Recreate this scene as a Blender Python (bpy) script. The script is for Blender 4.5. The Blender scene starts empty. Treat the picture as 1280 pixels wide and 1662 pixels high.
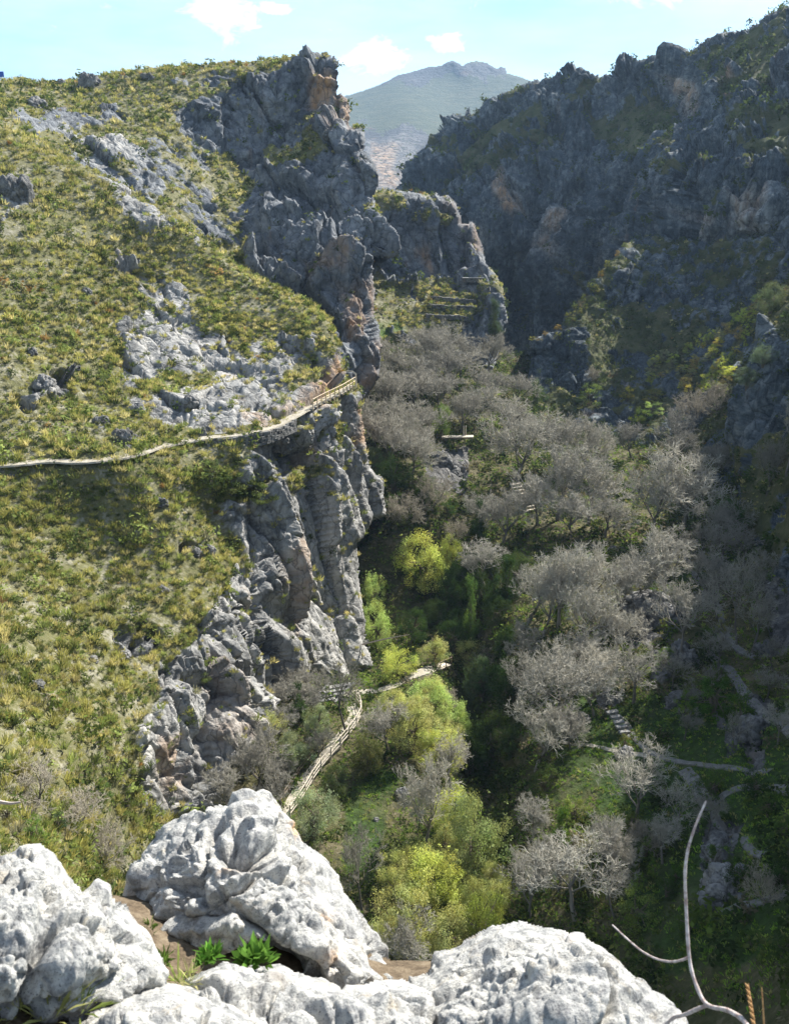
import bpy, math, random
import numpy as np
R = math.radians
rng = np.random.default_rng(7)
random.seed(7)
SC = bpy.context.scene
COL = SC.collection

# ------------------------------------------------------------------ camera
FPX, PW, PH, PITCH = 1439.0, 1280.0, 1662.0, R(18.5)
CAM_Z = 60.0                      # metres above the valley floor
CP, SP = math.cos(PITCH), math.sin(PITCH)


def rays(u, v):
    x = (np.asarray(u, float) - PW / 2) / FPX
    y = (PH / 2 - np.asarray(v, float)) / FPX
    return np.stack([x, CP + SP * y, -SP + CP * y], -1)


def unproject(u, v, r):
    d = rays(u, v)
    h = np.hypot(d[..., 0], d[..., 1])
    p = d * (np.asarray(r, float) / h)[..., None]
    p[..., 2] += CAM_Z
    return p


def range_at(u, v, z):
    """horizontal range at which the sight line through a photo pixel meets height z (relative to the eye)"""
    d = rays(u, v)
    return float(np.hypot(d[0], d[1]) * z / d[2])


def depth_of(p):
    return p[..., 1] * CP - (p[..., 2] - CAM_Z) * SP


# ------------------------------------------------------------------ noise
_PERM = np.random.default_rng(11).permutation(4096).astype(np.int64)
_G = np.random.default_rng(12).normal(size=(4096, 3))
_G /= np.linalg.norm(_G, axis=1)[:, None]
_CELL = np.random.default_rng(13).random((4096, 4))


def _h(ix, iy, iz):
    return _PERM[(_PERM[(_PERM[ix & 4095] + iy) & 4095] + iz) & 4095]


def perlin(p):
    p = np.asarray(p, float)
    i = np.floor(p).astype(np.int64)
    f = p - i
    w = f * f * f * (f * (f * 6 - 15) + 10)
    out = 0
    for dx in (0, 1):
        wx = w[..., 0] if dx else 1 - w[..., 0]
        for dy in (0, 1):
            wy = w[..., 1] if dy else 1 - w[..., 1]
            for dz in (0, 1):
                wz = w[..., 2] if dz else 1 - w[..., 2]
                g = _G[_h(i[..., 0] + dx, i[..., 1] + dy, i[..., 2] + dz)]
                d = g[..., 0] * (f[..., 0] - dx) + g[..., 1] * (f[..., 1] - dy) + g[..., 2] * (f[..., 2] - dz)
                out = out + wx * wy * wz * d
    return out * 1.6


def fbm(p, octv=4, gain=0.5, ridged=False):
    s, a, tot = 0, 1.0, 0.0
    p = np.asarray(p, float)
    for k in range(octv):
        n = perlin(p * (2.03 ** k) + 17.3 * k)
        if ridged:
            n = 1 - 2 * np.abs(n)
        s = s + a * n
        tot += a
        a *= gain
    return s / tot


def worley(p, vec=False):
    """distance to the nearest and second nearest cell point, the nearest cell's random numbers (and the way to its point)"""
    p = np.asarray(p, float)
    i = np.floor(p).astype(np.int64)
    f = p - i
    d1 = np.full(p.shape[:-1], 81.0)
    d2 = d1.copy()
    ids = np.zeros(p.shape[:-1], np.int64)
    off = np.zeros(p.shape) if vec else None
    for dx in (-1, 0, 1):
        for dy in (-1, 0, 1):
            for dz in (-1, 0, 1):
                h = _h(i[..., 0] + dx, i[..., 1] + dy, i[..., 2] + dz)
                c = _CELL[h]
                e = np.stack([f[..., 0] - dx - c[..., 0], f[..., 1] - dy - c[..., 1], f[..., 2] - dz - c[..., 2]], -1)
                d = (e * e).sum(-1)
                near = d < d1
                d2 = np.where(near, d1, np.minimum(d2, d))
                ids = np.where(near, h, ids)
                if vec:
                    off = np.where(near[..., None], e, off)
                d1 = np.minimum(d1, d)
    r = (np.sqrt(d1), np.sqrt(d2), _CELL[ids])
    return r + (off,) if vec else r


def sstep(a, b, x):
    t = np.clip((x - a) / (b - a), 0, 1)
    return t * t * (3 - 2 * t)


# ------------------------------------------------------------------ polygons in the survey grid
def inside(poly, u, v):
    poly = np.asarray(poly, float)
    r = np.zeros(u.shape, bool)
    x0, y0 = poly[-1]
    for x1, y1 in poly:
        if y0 != y1:
            c = ((y0 > v) != (y1 > v)) & (u < (x1 - x0) * (v - y0) / (y1 - y0) + x0)
            r ^= c
        x0, y0 = x1, y1
    return r


def edge_dist(poly, u, v):
    poly = np.asarray(poly, float)
    d = np.full(u.shape, 1e9)
    x0, y0 = poly[-1]
    for x1, y1 in poly:
        ex, ey = x1 - x0, y1 - y0
        t = np.clip(((u - x0) * ex + (v - y0) * ey) / (ex * ex + ey * ey + 1e-9), 0, 1)
        d = np.minimum(d, np.hypot(u - x0 - t * ex, v - y0 - t * ey))
        x0, y0 = x1, y1
    return d


def zone(poly, u, v, feather):
    """1 inside a polygon, fading to 0 across the feather"""
    d = edge_dist(poly, u, v)
    s = np.where(inside(poly, u, v), d, -d)
    return sstep(-feather, feather, s)


def spline_field(ctrl, u, v, reg=1e-4):
    """thin-plate spline through survey points (u, v, range), fitted on 1/range so that planes stay planes"""
    c = np.array(ctrl, float)
    q = c[:, :2] / 600.0
    val = 1 / c[:, 2]
    sc = val.mean()

    def U(d2):
        return 0.5 * d2 * np.log(d2 + 1e-12)
    n = len(q)
    K = U(((q[:, None] - q[None]) ** 2).sum(-1)) + reg * np.eye(n)
    P = np.c_[np.ones(n), q]
    A = np.zeros((n + 3, n + 3))
    A[:n, :n] = K
    A[:n, n:] = P
    A[n:, :n] = P.T
    w = np.linalg.solve(A, np.r_[val / sc, 0, 0, 0])
    x, y = u / 600.0, v / 600.0
    f = w[n] + w[n + 1] * x + w[n + 2] * y
    for k in range(n):
        f = f + w[k] * U((x - q[k, 0]) ** 2 + (y - q[k, 1]) ** 2)
    return 1 / (np.maximum(f, 0.02) * sc)


# ------------------------------------------------------------------ objects
def tag(o, label=None, cat=None, group=None, kind=None):
    for k, val in (('label', label), ('category', cat), ('group', group), ('kind', kind)):
        if val:
            o[k] = val
    return o


def mesh_np(name, verts, faces, mat=None, attrs=None, cols=None, smooth=False):
    """faces: (n,3) or (n,4) index array"""
    me = bpy.data.meshes.new(name)
    verts = np.ascontiguousarray(verts, np.float32).reshape(-1, 3)
    faces = np.ascontiguousarray(faces, np.int32)
    n, k = faces.shape
    me.vertices.add(len(verts))
    me.vertices.foreach_set('co', verts.ravel())
    me.loops.add(n * k)
    me.loops.foreach_set('vertex_index', faces.ravel())
    me.polygons.add(n)
    me.polygons.foreach_set('loop_start', np.arange(0, n * k, k, dtype=np.int32))
    try:
        me.polygons.foreach_set('loop_total', np.full(n, k, np.int32))
    except Exception:
        pass
    me.polygons.foreach_set('use_smooth', np.full(n, smooth, bool))
    for an, av in (attrs or {}).items():
        a = me.attributes.new(an, 'FLOAT', 'POINT')
        a.data.foreach_set('value', np.ascontiguousarray(av, np.float32))
    if cols is not None:
        a = me.attributes.new('tint', 'FLOAT_COLOR', 'POINT')
        c = np.ones((len(verts), 4), np.float32)
        c[:, :3] = cols
        a.data.foreach_set('color', c.ravel())
    me.update(calc_edges=True)
    if mat:
        me.materials.append(mat)
    return me


def link(name, me, parent=None):
    o = bpy.data.objects.new(name, me)
    COL.objects.link(o)
    if parent:
        o.parent = parent
    return o


# ------------------------------------------------------------------ nodes
class NT:
    def __init__(self, mat):
        self.t = mat.node_tree
        self.t.nodes.clear()

    def n(self, typ, **kw):
        nd = self.t.nodes.new(typ)
        for k, val in kw.items():
            if k.startswith('i_'):
                key = k[2:]
                key = int(key) if key.isdigit() else key.replace('_', ' ')
                if isinstance(val, bpy.types.NodeSocket):
                    self.t.links.new(val, nd.inputs[key])
                else:
                    nd.inputs[key].default_value = val
            else:
                setattr(nd, k, val)
        return nd

    def noise(self, vec, scale, detail=6, rough=0.55, dist=0.0):
        return self.n('ShaderNodeTexNoise', i_Vector=vec, i_Scale=scale, i_Detail=detail, i_Roughness=rough, i_Distortion=dist).outputs['Fac']

    def ramp(self, fac, stops):
        nd = self.n('ShaderNodeValToRGB', i_Fac=fac)
        cr = nd.color_ramp
        while len(cr.elements) > len(stops):
            cr.elements.remove(cr.elements[-1])
        while len(cr.elements) < len(stops):
            cr.elements.new(0.5)
        for e, (pos, col) in zip(cr.elements, stops):
            e.position = pos
            e.color = (*col, 1) if len(col) == 3 else col
        return nd.outputs['Color']

    def val(self, fac, a, b):
        return self.n('ShaderNodeMapRange', i_Value=fac, i_1=a, i_2=b, i_3=0.0, i_4=1.0).outputs['Result']

    def mix(self, fac, a, b, mode='MIX'):
        nd = self.n('ShaderNodeMix', data_type='RGBA', blend_type=mode)
        for key, val in ((0, fac), (6, a), (7, b)):
            if isinstance(val, bpy.types.NodeSocket):
                self.t.links.new(val, nd.inputs[key])
            else:
                nd.inputs[key].default_value = val if key == 0 else (*val, 1)
        return nd.outputs[2]

    def math(self, op, a, b=0.5):
        nd = self.n('ShaderNodeMath', operation=op)
        for k, val in ((0, a), (1, b)):
            if isinstance(val, bpy.types.NodeSocket):
                self.t.links.new(val, nd.inputs[k])
            else:
                nd.inputs[k].default_value = val
        return nd.outputs[0]

    def attr(self, name, out='Fac'):
        return self.n('ShaderNodeAttribute', attribute_name=name).outputs[out]

    def scaled(self, vec, s):
        return self.n('ShaderNodeMapping', i_Vector=vec, i_Scale=s).outputs[0]

    def out(self, shader):
        self.n('ShaderNodeOutputMaterial', i_Surface=shader)

    def bsdf(self, col, rough=0.9, normal=None, spec=0.2):
        nd = self.n('ShaderNodeBsdfPrincipled', i_Roughness=rough)
        nd.inputs['Specular IOR Level'].default_value = spec
        if isinstance(col, bpy.types.NodeSocket):
            self.t.links.new(col, nd.inputs['Base Color'])
        else:
            nd.inputs['Base Color'].default_value = (*col, 1)
        if normal is not None:
            self.t.links.new(normal, nd.inputs['Normal'])
        return nd.outputs[0]


def new_mat(name):
    m = bpy.data.materials.new(name)
    m.use_nodes = True
    return m, NT(m)


def terrain_mat(name, unit=1.0, dark=(.10, .105, .11), mid=(.25, .25, .245), light=(.43, .42, .39), ochre=(.42, .24, .11),
                soil=((.10, .105, .035), (.17, .145, .06), (.28, .235, .15)), streaks=0.6, bump=0.6, grass=(.07, .15, .02)):
    """rock, pale scree, ochre stains, dry soil and green turf, mixed by what lies where on the surface"""
    m, t = new_mat(name)
    pos = t.n('ShaderNodeNewGeometry').outputs['Position']
    s = 1.0 / unit
    big = t.noise(pos, .11 * s, 5, .6)
    mid_n = t.noise(pos, .7 * s, 8, .65)
    fine = t.noise(pos, 4.0 * s, 6, .7)
    rock = t.ramp(t.math('ADD', t.math('MULTIPLY', big, .45), t.math('MULTIPLY', mid_n, .55)), [(.33, dark), (.5, mid), (.66, light)])
    rock = t.mix(t.math('MULTIPLY', t.val(fine, .55, .75), .5), rock, light)
    rock = t.mix(t.math('MULTIPLY', t.val(fine, .45, .28), .6), rock, dark)
    rock = t.mix(t.math('MULTIPLY', t.val(t.noise(pos, .33 * s, 9, .72), .53, .66), .7), rock, tuple(c * .7 for c in dark))
    stv = t.scaled(pos, (1, 1, .09))
    st = t.noise(stv, .55 * s, 6, .6, .4)
    rock = t.mix(t.math('MULTIPLY', t.val(st, .56, .70), streaks), rock, tuple(c * .45 for c in dark))
    rock = t.mix(t.math('MULTIPLY', t.val(t.noise(stv, .9 * s, 5, .6, .3), .55, .72), streaks * .55), rock, light)
    oc = t.math('ADD', t.math('MULTIPLY', t.attr('ochre'), 1.0), t.math('MULTIPLY', t.val(t.noise(stv, .23 * s, 4, .6), .62, .78), .35))
    rock = t.mix(t.math('MULTIPLY', oc, t.val(t.noise(stv, .8 * s, 5, .6), .30, .58)), rock, ochre)
    rock = t.mix(t.math('MULTIPLY', t.attr('pale'), t.math('MULTIPLY', t.val(mid_n, .25, .6), t.val(t.noise(stv, 1.4 * s, 5, .6), .30, .62))), rock, (.50, .48, .44))
    vo = t.n('ShaderNodeTexVoronoi', feature='DISTANCE_TO_EDGE', i_Scale=.55 * s)
    wv = t.n('ShaderNodeVectorMath', operation='ADD')
    t.t.links.new(t.scaled(pos, (1, 1, .6)), wv.inputs[0])
    nz = t.n('ShaderNodeTexNoise', i_Vector=pos, i_Scale=.5 * s, i_Detail=4.0).outputs['Color']
    sc = t.n('ShaderNodeVectorMath', operation='SCALE', i_Scale=2.2 * unit)
    t.t.links.new(nz, sc.inputs[0])
    t.t.links.new(sc.outputs[0], wv.inputs[1])
    t.t.links.new(wv.outputs[0], vo.inputs['Vector'])
    crack = vo.outputs['Distance']
    rock = t.mix(t.math('MULTIPLY', t.val(crack, .05, .0), .55), rock, tuple(c * .4 for c in dark))
    so = t.ramp(t.math('ADD', t.math('MULTIPLY', t.noise(pos, .35 * s, 6, .6), .5), t.math('MULTIPLY', t.noise(pos, 2.2 * s, 5, .7), .5)),
                [(.36, soil[0]), (.5, soil[1]), (.62, soil[2])])
    turf = t.mix(t.val(t.noise(pos, 1.5 * s, 5, .6), .35, .65), grass, tuple(c * .45 for c in grass))
    so = t.mix(t.attr('turf'), so, turf)
    edge = t.math('ADD', t.attr('rock'), t.math('MULTIPLY', t.math('SUBTRACT', mid_n, .5), .9))
    col = t.mix(t.val(edge, .38, .62), so, rock)
    hgt = t.math('ADD', t.math('MULTIPLY', mid_n, 1.0), t.math('MULTIPLY', fine, .28))
    hgt = t.math('ADD', hgt, t.math('MULTIPLY', t.math('MULTIPLY', t.val(crack, .0, .12), t.attr('rock')), .25))
    bm = t.n('ShaderNodeBump', i_Strength=bump, i_Distance=.9 * unit, i_Height=hgt)
    t.out(t.bsdf(col, .92, bm.outputs[0], .15))
    return m


# ------------------------------------------------------------------ terrain sheets
M_FLAT = None


class Sheet:
    pass


def sheet(name, poly, ctrl, step=2.0, rnd=(30, 4), mat=None, rock=(), ochre=(), pale=(), turf=(), rock_base=0.0,
          disp=None, back=((.06, 0), (.2, 0), (.45, 0)), kind='structure', rock_feather=14, parent=None, reg=1e-4, link_it=True):
    poly = np.asarray(poly, float)
    u0, v0 = poly.min(0)
    u1, v1 = poly.max(0)
    su, sv = step if isinstance(step, tuple) else (step, step)
    us = np.arange(u0, u1 + su, su)
    vs = np.arange(v0, v1 + sv, sv)
    U, V = np.meshgrid(us, vs)
    S = Sheet()
    S.us, S.vs, S.name = us, vs, name
    ins = inside(poly, U, V)
    ins &= ~((U > 1500) & (V < -400))
    rr = spline_field(ctrl, U, V, reg)
    if rnd:
        W, T = rnd
        ed = edge_dist(poly, U, V)
        q = np.clip(1 - np.where(ins, ed, -ed) / W, 0, 1.25)
        rr = rr + T * q ** 2.3
    P = unproject(U, V, rr)
    gu = np.gradient(P, axis=1)
    gv = np.gradient(P, axis=0)
    N = np.cross(gv, gu)
    N /= np.linalg.norm(N, axis=-1)[..., None] + 1e-12
    eye = np.array([0, 0, CAM_Z])
    flip = ((eye - P) * N).sum(-1) < 0
    N[flip] *= -1
    nz = fbm(P / 9.0, 5) if rr.mean() > 20 else fbm(P / .3, 3)
    w = np.full(U.shape, float(rock_base))
    UW, VW = U, V
    if rr.mean() > 20:
        sc_ = 26.0 * rr / 900.0
        q3 = P / sc_[..., None]
        wp = 16 if mat is not M_FLAT else 0
        UW = U + fbm(q3 + 5.5, 3) * wp * 2
        VW = V + fbm(q3 + 91.5, 3) * wp * 2
    for pl, val in rock:
        z = zone(pl, UW, VW, rock_feather)
        w = w * (1 - z) + val * z
    steep = 1 - N[..., 2]
    w = np.clip(w + np.maximum(steep - .6, 0) * .5 * (w > .02), 0, 1.2)
    nz2 = fbm(P / (2.6 if rr.mean() > 20 else .1), 3)
    rk = sstep(.34, .66, w + nz * .75 + nz2 * .35)

    def soft(lst):
        a = np.zeros(U.shape)
        for pl, val in lst:
            a = np.maximum(a, val * zone(pl, UW, VW, 12) * sstep(-.3, .2, nz + .1))
        return a
    S.rock, S.ochre, S.pale, S.turf = rk, soft(ochre), soft(pale), soft(turf)
    if disp:
        vd = eye - P
        vd /= np.linalg.norm(vd, axis=-1)[..., None]
        dd = disp(P, rk, U, V) * (.12 + .88 * sstep(.05, .38, (N * vd).sum(-1)))
        P = P + N * dd[..., None]
    S.P, S.ins, S.w = P, ins, w
    # final normals
    gu = np.gradient(P, axis=1)
    gv = np.gradient(P, axis=0)
    N = np.cross(gv, gu)
    a = np.linalg.norm(N, axis=-1)
    N /= a[..., None] + 1e-12
    N[((eye - P) * N).sum(-1) < 0] *= -1
    S.N, S.area = N, a
    nv, nu = U.shape
    idx = np.arange(nu * nv).reshape(nv, nu)
    q = ins[:-1, :-1] & ins[1:, :-1] & ins[:-1, 1:] & ins[1:, 1:]
    f = np.stack([idx[:-1, :-1][q], idx[1:, :-1][q], idx[1:, 1:][q], idx[:-1, 1:][q]], -1)
    pts = P.reshape(-1, 3)
    if not link_it:
        return S
    # rim edges -> thick sides running back into the hill
    e = np.concatenate([f[:, [0, 1]], f[:, [1, 2]], f[:, [2, 3]], f[:, [3, 0]]])
    key = np.sort(e, 1)
    k1 = key[:, 0].astype(np.int64) * (nu * nv) + key[:, 1]
    _, inv, cnt = np.unique(k1, return_inverse=True, return_counts=True)
    be = e[cnt[inv] == 1]
    verts, faces = [pts], [f]
    used = np.unique(be)
    remap = np.full(nu * nv, -1, np.int64)
    cur = {}
    prev_ids = used
    base = len(pts)
    D = pts[used] - eye
    hr = np.hypot(D[:, 0], D[:, 1])
    for (g, dz) in back:
        np_ = eye + D * (1 + g)
        np_[:, 2] += dz * hr
        ids = np.arange(base, base + len(used))
        verts.append(np_)
        m0 = dict(zip(used.tolist(), prev_ids.tolist()))
        m1 = dict(zip(used.tolist(), ids.tolist()))
        a0 = np.array([m0[x] for x in be[:, 0].tolist()])
        b0 = np.array([m0[x] for x in be[:, 1].tolist()])
        a1 = np.array([m1[x] for x in be[:, 0].tolist()])
        b1 = np.array([m1[x] for x in be[:, 1].tolist()])
        faces.append(np.stack([b0, a0, a1, b1], -1))
        prev_ids = ids
        base += len(used)
    allv = np.concatenate(verts)
    allf = np.concatenate(faces)
    src = np.concatenate([np.arange(len(pts))] + [used] * len(back))
    keep = np.zeros(len(allv), bool)
    keep[allf.ravel()] = True
    newid = np.cumsum(keep) - 1
    allf = newid[allf]
    at = {k: getattr(S, k).ravel()[src][keep] for k in ('rock', 'ochre', 'pale', 'turf')}
    me = mesh_np(name, allv[keep], allf, mat, at, smooth=True)
    sm = np.ones(len(allf), bool)
    sm[len(f):] = False
    me.polygons.foreach_set('use_smooth', sm)
    S.obj = link(name, me, parent)
    if kind:
        S.obj['kind'] = kind
    return S


def at(S, u, v):
    i = int(np.clip(round((v - S.vs[0]) / (S.vs[1] - S.vs[0])), 0, len(S.vs) - 1))
    j = int(np.clip(round((u - S.us[0]) / (S.us[1] - S.us[0])), 0, len(S.us) - 1))
    return S.P[i, j].copy()


def cliff_disp(scale=1.0, amp=1.0, flute=1.0, soil_amp=.25, block=1.0, mass=1.0, calm=(), low=(), flat=()):
    """buttresses, vertical joints, flutes and angular facets of a limestone face; gentle swells on soil"""
    def f(P, rk, U, V):
        q = P / scale
        warp = np.stack([perlin(q / 9 + 3.1), perlin(q / 9 + 9.7), perlin(q / 9 + 21.3)], -1) * 1.6
        big = fbm(q * np.array([1, 1, .35]) / 22.0, 2) * 3.2 * mass
        an = q * np.array([1, 1, .10]) + warp * .35
        k = np.ones(U.shape)
        for pl, val in calm:
            z = zone(pl, U, V, 18)
            k = k * (1 - z) + val * z
        d1, d2, c, e = worley(an / np.array([6.5, 6.5, 5.5]) + 13, True)
        pan = (c[..., 3] - .5) * 2.6 + (e * (c[..., :3] - .5)).sum(-1) * 5.0 - sstep(.10, .0, d2 - d1) * 1.1
        d1, d2, c, e = worley(an / np.array([2.3, 2.3, 2.2]) + 29, True)
        pan = pan + ((c[..., 3] - .5) * .55 + (e * (c[..., :3] - .5)).sum(-1) * 1.5 - sstep(.10, .0, d2 - d1) * .4) * (.4 + .6 * k)
        fl = (pan + (fbm(an / 9.0, 2, .5, True) - .2) * 1.4 + fbm(an / 2.6 + 40, 3, .5) * .30) * flute
        lg = -np.abs(perlin(q * np.array([.3, .3, 1]) / 7.0 + warp * .35)) * .5
        d1, d2, c, e = worley((q + warp) / np.array([5.6, 5.6, 11.0]), True)
        blocks = (c[..., 3] - .5) * 1.6 + (e * (c[..., :3] - .5)).sum(-1) * 3.4 - sstep(.09, .0, d2 - d1) * .8
        d1, d2, c, e = worley((q + warp * .5) / np.array([1.9, 1.9, 3.4]) + 50, True)
        small = (c[..., 3] - .5) * .40 + (e * (c[..., :3] - .5)).sum(-1) * 1.15 - sstep(.10, .0, d2 - d1) * .25
        ff = fbm(q / .9, 4, .55) * .30
        rockd = (big * .6 + fl + (lg + (blocks + small) * block) * k + ff) * amp * scale
        soild = (fbm(q / 14, 3) * .8 + fbm(q / 2.5, 3) * soil_amp) * amp * scale
        for pl, val in low:
            z = zone(pl, U, V, 20)
            rockd = rockd * (1 - z) + (rockd * val + soild * .6) * z
        d = rk * rockd + (1 - rk) * soild
        for pl, fe in flat:
            d = d * (1 - zone(pl, U, V, fe))
        return d
    return f
# ------------------------------------------------------------------ the gorge: survey points are (photo column, photo row, horizontal range in m)
Zr = range_at
M_hill = terrain_mat('hillside_ground', 1.0, dark=(.07, .072, .075), mid=(.24, .24, .235), light=(.44, .43, .41),
                     soil=((.09, .095, .035), (.14, .135, .065), (.27, .255, .20)))
M_plateau = terrain_mat('plateau_ground', 1.3, dark=(.05, .058, .07), mid=(.155, .168, .185), light=(.32, .325, .325), soil=((.09, .095, .035), (.14, .135, .065), (.27, .255, .20)))
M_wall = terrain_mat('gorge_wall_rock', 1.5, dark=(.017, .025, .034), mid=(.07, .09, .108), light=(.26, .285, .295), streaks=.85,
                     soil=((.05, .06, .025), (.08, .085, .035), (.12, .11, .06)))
M_floor = terrain_mat('valley_ground', 1.0, dark=(.04, .04, .04), mid=(.12, .118, .115), light=(.26, .25, .24),
                      soil=((.035, .04, .014), (.07, .066, .028), (.14, .12, .075)), grass=(.045, .08, .018))
M_far = terrain_mat('far_mountain_ground', 14.0, streaks=.3, dark=(.02, .022, .03), mid=(.045, .05, .062), light=(.12, .115, .12),
                    soil=((.026, .04, .026), (.046, .062, .036), (.08, .085, .05)))

# far mountain with its rocky crown
far_top = [(380, 190), (480, 175), (545, 158), (568, 153), (590, 146), (612, 138), (630, 129), (645, 121), (662, 117), (680, 112), (694, 108), (716, 106), (722, 101),
           (735, 97), (745, 102), (750, 106), (758, 101), (772, 98), (790, 101), (800, 107), (806, 111), (812, 107), (820, 109), (823, 118),
           (838, 122), (858, 129), (900, 145), (980, 175), (1060, 200)]
S_far = sheet('far_mountain', far_top + [(1060, 420), (380, 420)],
              [(380, 190, 2600), (568, 153, 2500), (735, 97, 2600), (858, 129, 2500), (1060, 200, 2600), (735, 128, 2500), (640, 140, 2440), (820, 135, 2440),
               (600, 170, 2250), (720, 170, 2250), (840, 170, 2300), (720, 205, 1950), (600, 210, 1900), (640, 250, 1500), (560, 260, 1400), (700, 260, 1500),
               (640, 300, 1250), (380, 420, 1000), (640, 420, 1000), (1060, 420, 1100), (1060, 300, 1500)],
              step=1.6, rnd=(5, 25), mat=M_far, rock_base=.12, rock_feather=8,
              rock=[([(620, 141), (645, 118), (735, 92), (790, 96), (824, 104), (826, 120), (740, 124), (660, 134)], 1.0),
                    ([(560, 205), (620, 200), (660, 205), (700, 240), (720, 290), (720, 420), (560, 420)], .75)],
              pale=[([(590, 225), (650, 215), (680, 260), (650, 310), (600, 320)], .4)],
              ochre=[([(610, 230), (640, 235), (640, 300), (610, 300)], .6)],
              disp=cliff_disp(12, .13, .5))

# the big cliffed hill on the left
top_B = [(-260, 150), (0, 130), (30, 127), (60, 132), (90, 130), (130, 126), (180, 117), (230, 110), (270, 107), (330, 104), (400, 99), (450, 94), (490, 88),
         (515, 86), (527, 83), (545, 89), (555, 97), (556, 112), (552, 125), (560, 150), (566, 190), (566, 203), (585, 202), (594, 215), (598, 238),
         (608, 258), (611, 275), (606, 300), (602, 318), (612, 345), (626, 368), (641, 395), (640, 406), (622, 415), (607, 430), (613, 475), (607, 500),
         (614, 520), (620, 560), (616, 610), (602, 628)]
S_B = sheet('cliffed_hill', top_B + [(560, 700), (400, 720), (-260, 560)],
            [(-260, 150, 225), (0, 130, 225), (250, 108, 228), (450, 94, 228), (527, 84, 222), (556, 112, 216), (566, 190, 208), (-260, 300, 165), (0, 205, 172),
             (0, 170, 195), (100, 190, 198), (150, 250, 180), (250, 180, 205), (250, 260, 185), (350, 150, 216), (350, 250, 203), (350, 330, 185),
             (430, 120, 222), (430, 240, 208), (450, 330, 190), (480, 250, 201), (500, 110, 221), (500, 230, 206), (540, 120, 218), (540, 215, 204), (520, 270, 196),
             (560, 240, 194), (595, 240, 190), (560, 300, 187), (600, 300, 185), (480, 400, 172), (420, 400, 178), (520, 400, 172), (560, 400, 170),
             (605, 420, 170), (500, 480, 164), (560, 500, 160), (610, 500, 162), (580, 580, 152), (615, 600, 155), (400, 500, 155), (300, 400, 165),
             (200, 350, 165), (560, 700, 140), (0, 400, 150), (-260, 560, 125), (300, 600, 140), (400, 700, 135), (636, 400, 176)],
            step=1.9, rnd=(16, 5), mat=M_plateau, rock_base=.12,
            rock=[([(280, 190), (320, 160), (390, 135), (450, 120), (500, 85), (560, 80), (570, 200), (600, 200), (650, 400), (625, 640), (540, 620), (480, 480),
                    (380, 430), (380, 340), (420, 290), (330, 250), (290, 220)], .95),
                  ([(20, 185), (120, 178), (210, 178), (225, 200), (120, 215), (20, 205)], .8),
                  ([(80, 145), (160, 128), (170, 150), (100, 160)], .55), ([(250, 128), (330, 120), (390, 112), (400, 135), (310, 150)], .5),
                  ([(60, 210), (330, 235), (400, 300), (380, 400), (300, 350), (200, 300), (100, 255)], .6),
                  ([(430, 250), (520, 222), (545, 240), (500, 275), (440, 285)], .1),
                  ([(300, 270), (370, 260), (400, 320), (370, 350)], .15), ([(600, 320), (615, 330), (612, 350)], .3)],
            ochre=[([(505, 130), (520, 118), (535, 110), (534, 150), (526, 222), (504, 222)], .8), ([(538, 150), (566, 160), (568, 205), (542, 210)], .6),
                   ([(560, 480), (600, 440), (616, 450), (614, 500), (570, 540)], .45), ([(590, 560), (620, 550), (620, 620), (590, 630)], .45),
                   ([(500, 430), (560, 410), (560, 450), (505, 470)], .35)],
            pale=[([(90, 212), (180, 205), (250, 235), (240, 262), (150, 250)], .9)],
            disp=cliff_disp(1.5, .95, 1.0, .3, .5, .5, (), [([(40, 205), (300, 215), (420, 300), (390, 420), (60, 300)], .4), ([(0, 160), (250, 120), (400, 105), (380, 150), (250, 215), (0, 220)], .5)]))

# the near left hillside with the path, its cliff and the ribbed crag
top_C = [(-260, 180), (0, 204), (40, 222), (100, 252), (150, 272), (200, 300), (250, 333), (300, 365), (340, 395), (372, 420), (400, 440), (440, 460), (480, 478),
         (510, 498), (535, 520), (545, 545), (552, 575), (560, 593), (561, 610), (572, 622), (586, 642), (583, 656), (588, 690), (596, 733), (602, 760),
         (613, 769), (622, 778), (625, 835), (606, 846), (597, 858), (573, 880), (579, 936), (595, 995), (606, 1055), (611, 1082)]
PATH_UV = [(-120, 768), (-60, 760), (0, 756), (40, 752), (90, 748), (130, 750), (180, 745), (220, 738), (250, 728), (300, 717), (340, 711), (380, 707), (420, 700),
           (450, 690), (490, 668), (520, 652), (545, 640), (560, 631), (568, 626)]
path_ctrl = [(u, v, Zr(u, v, -24.0 + max(0, u - 450) / 120 * 1.0)) for u, v in PATH_UV]
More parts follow.
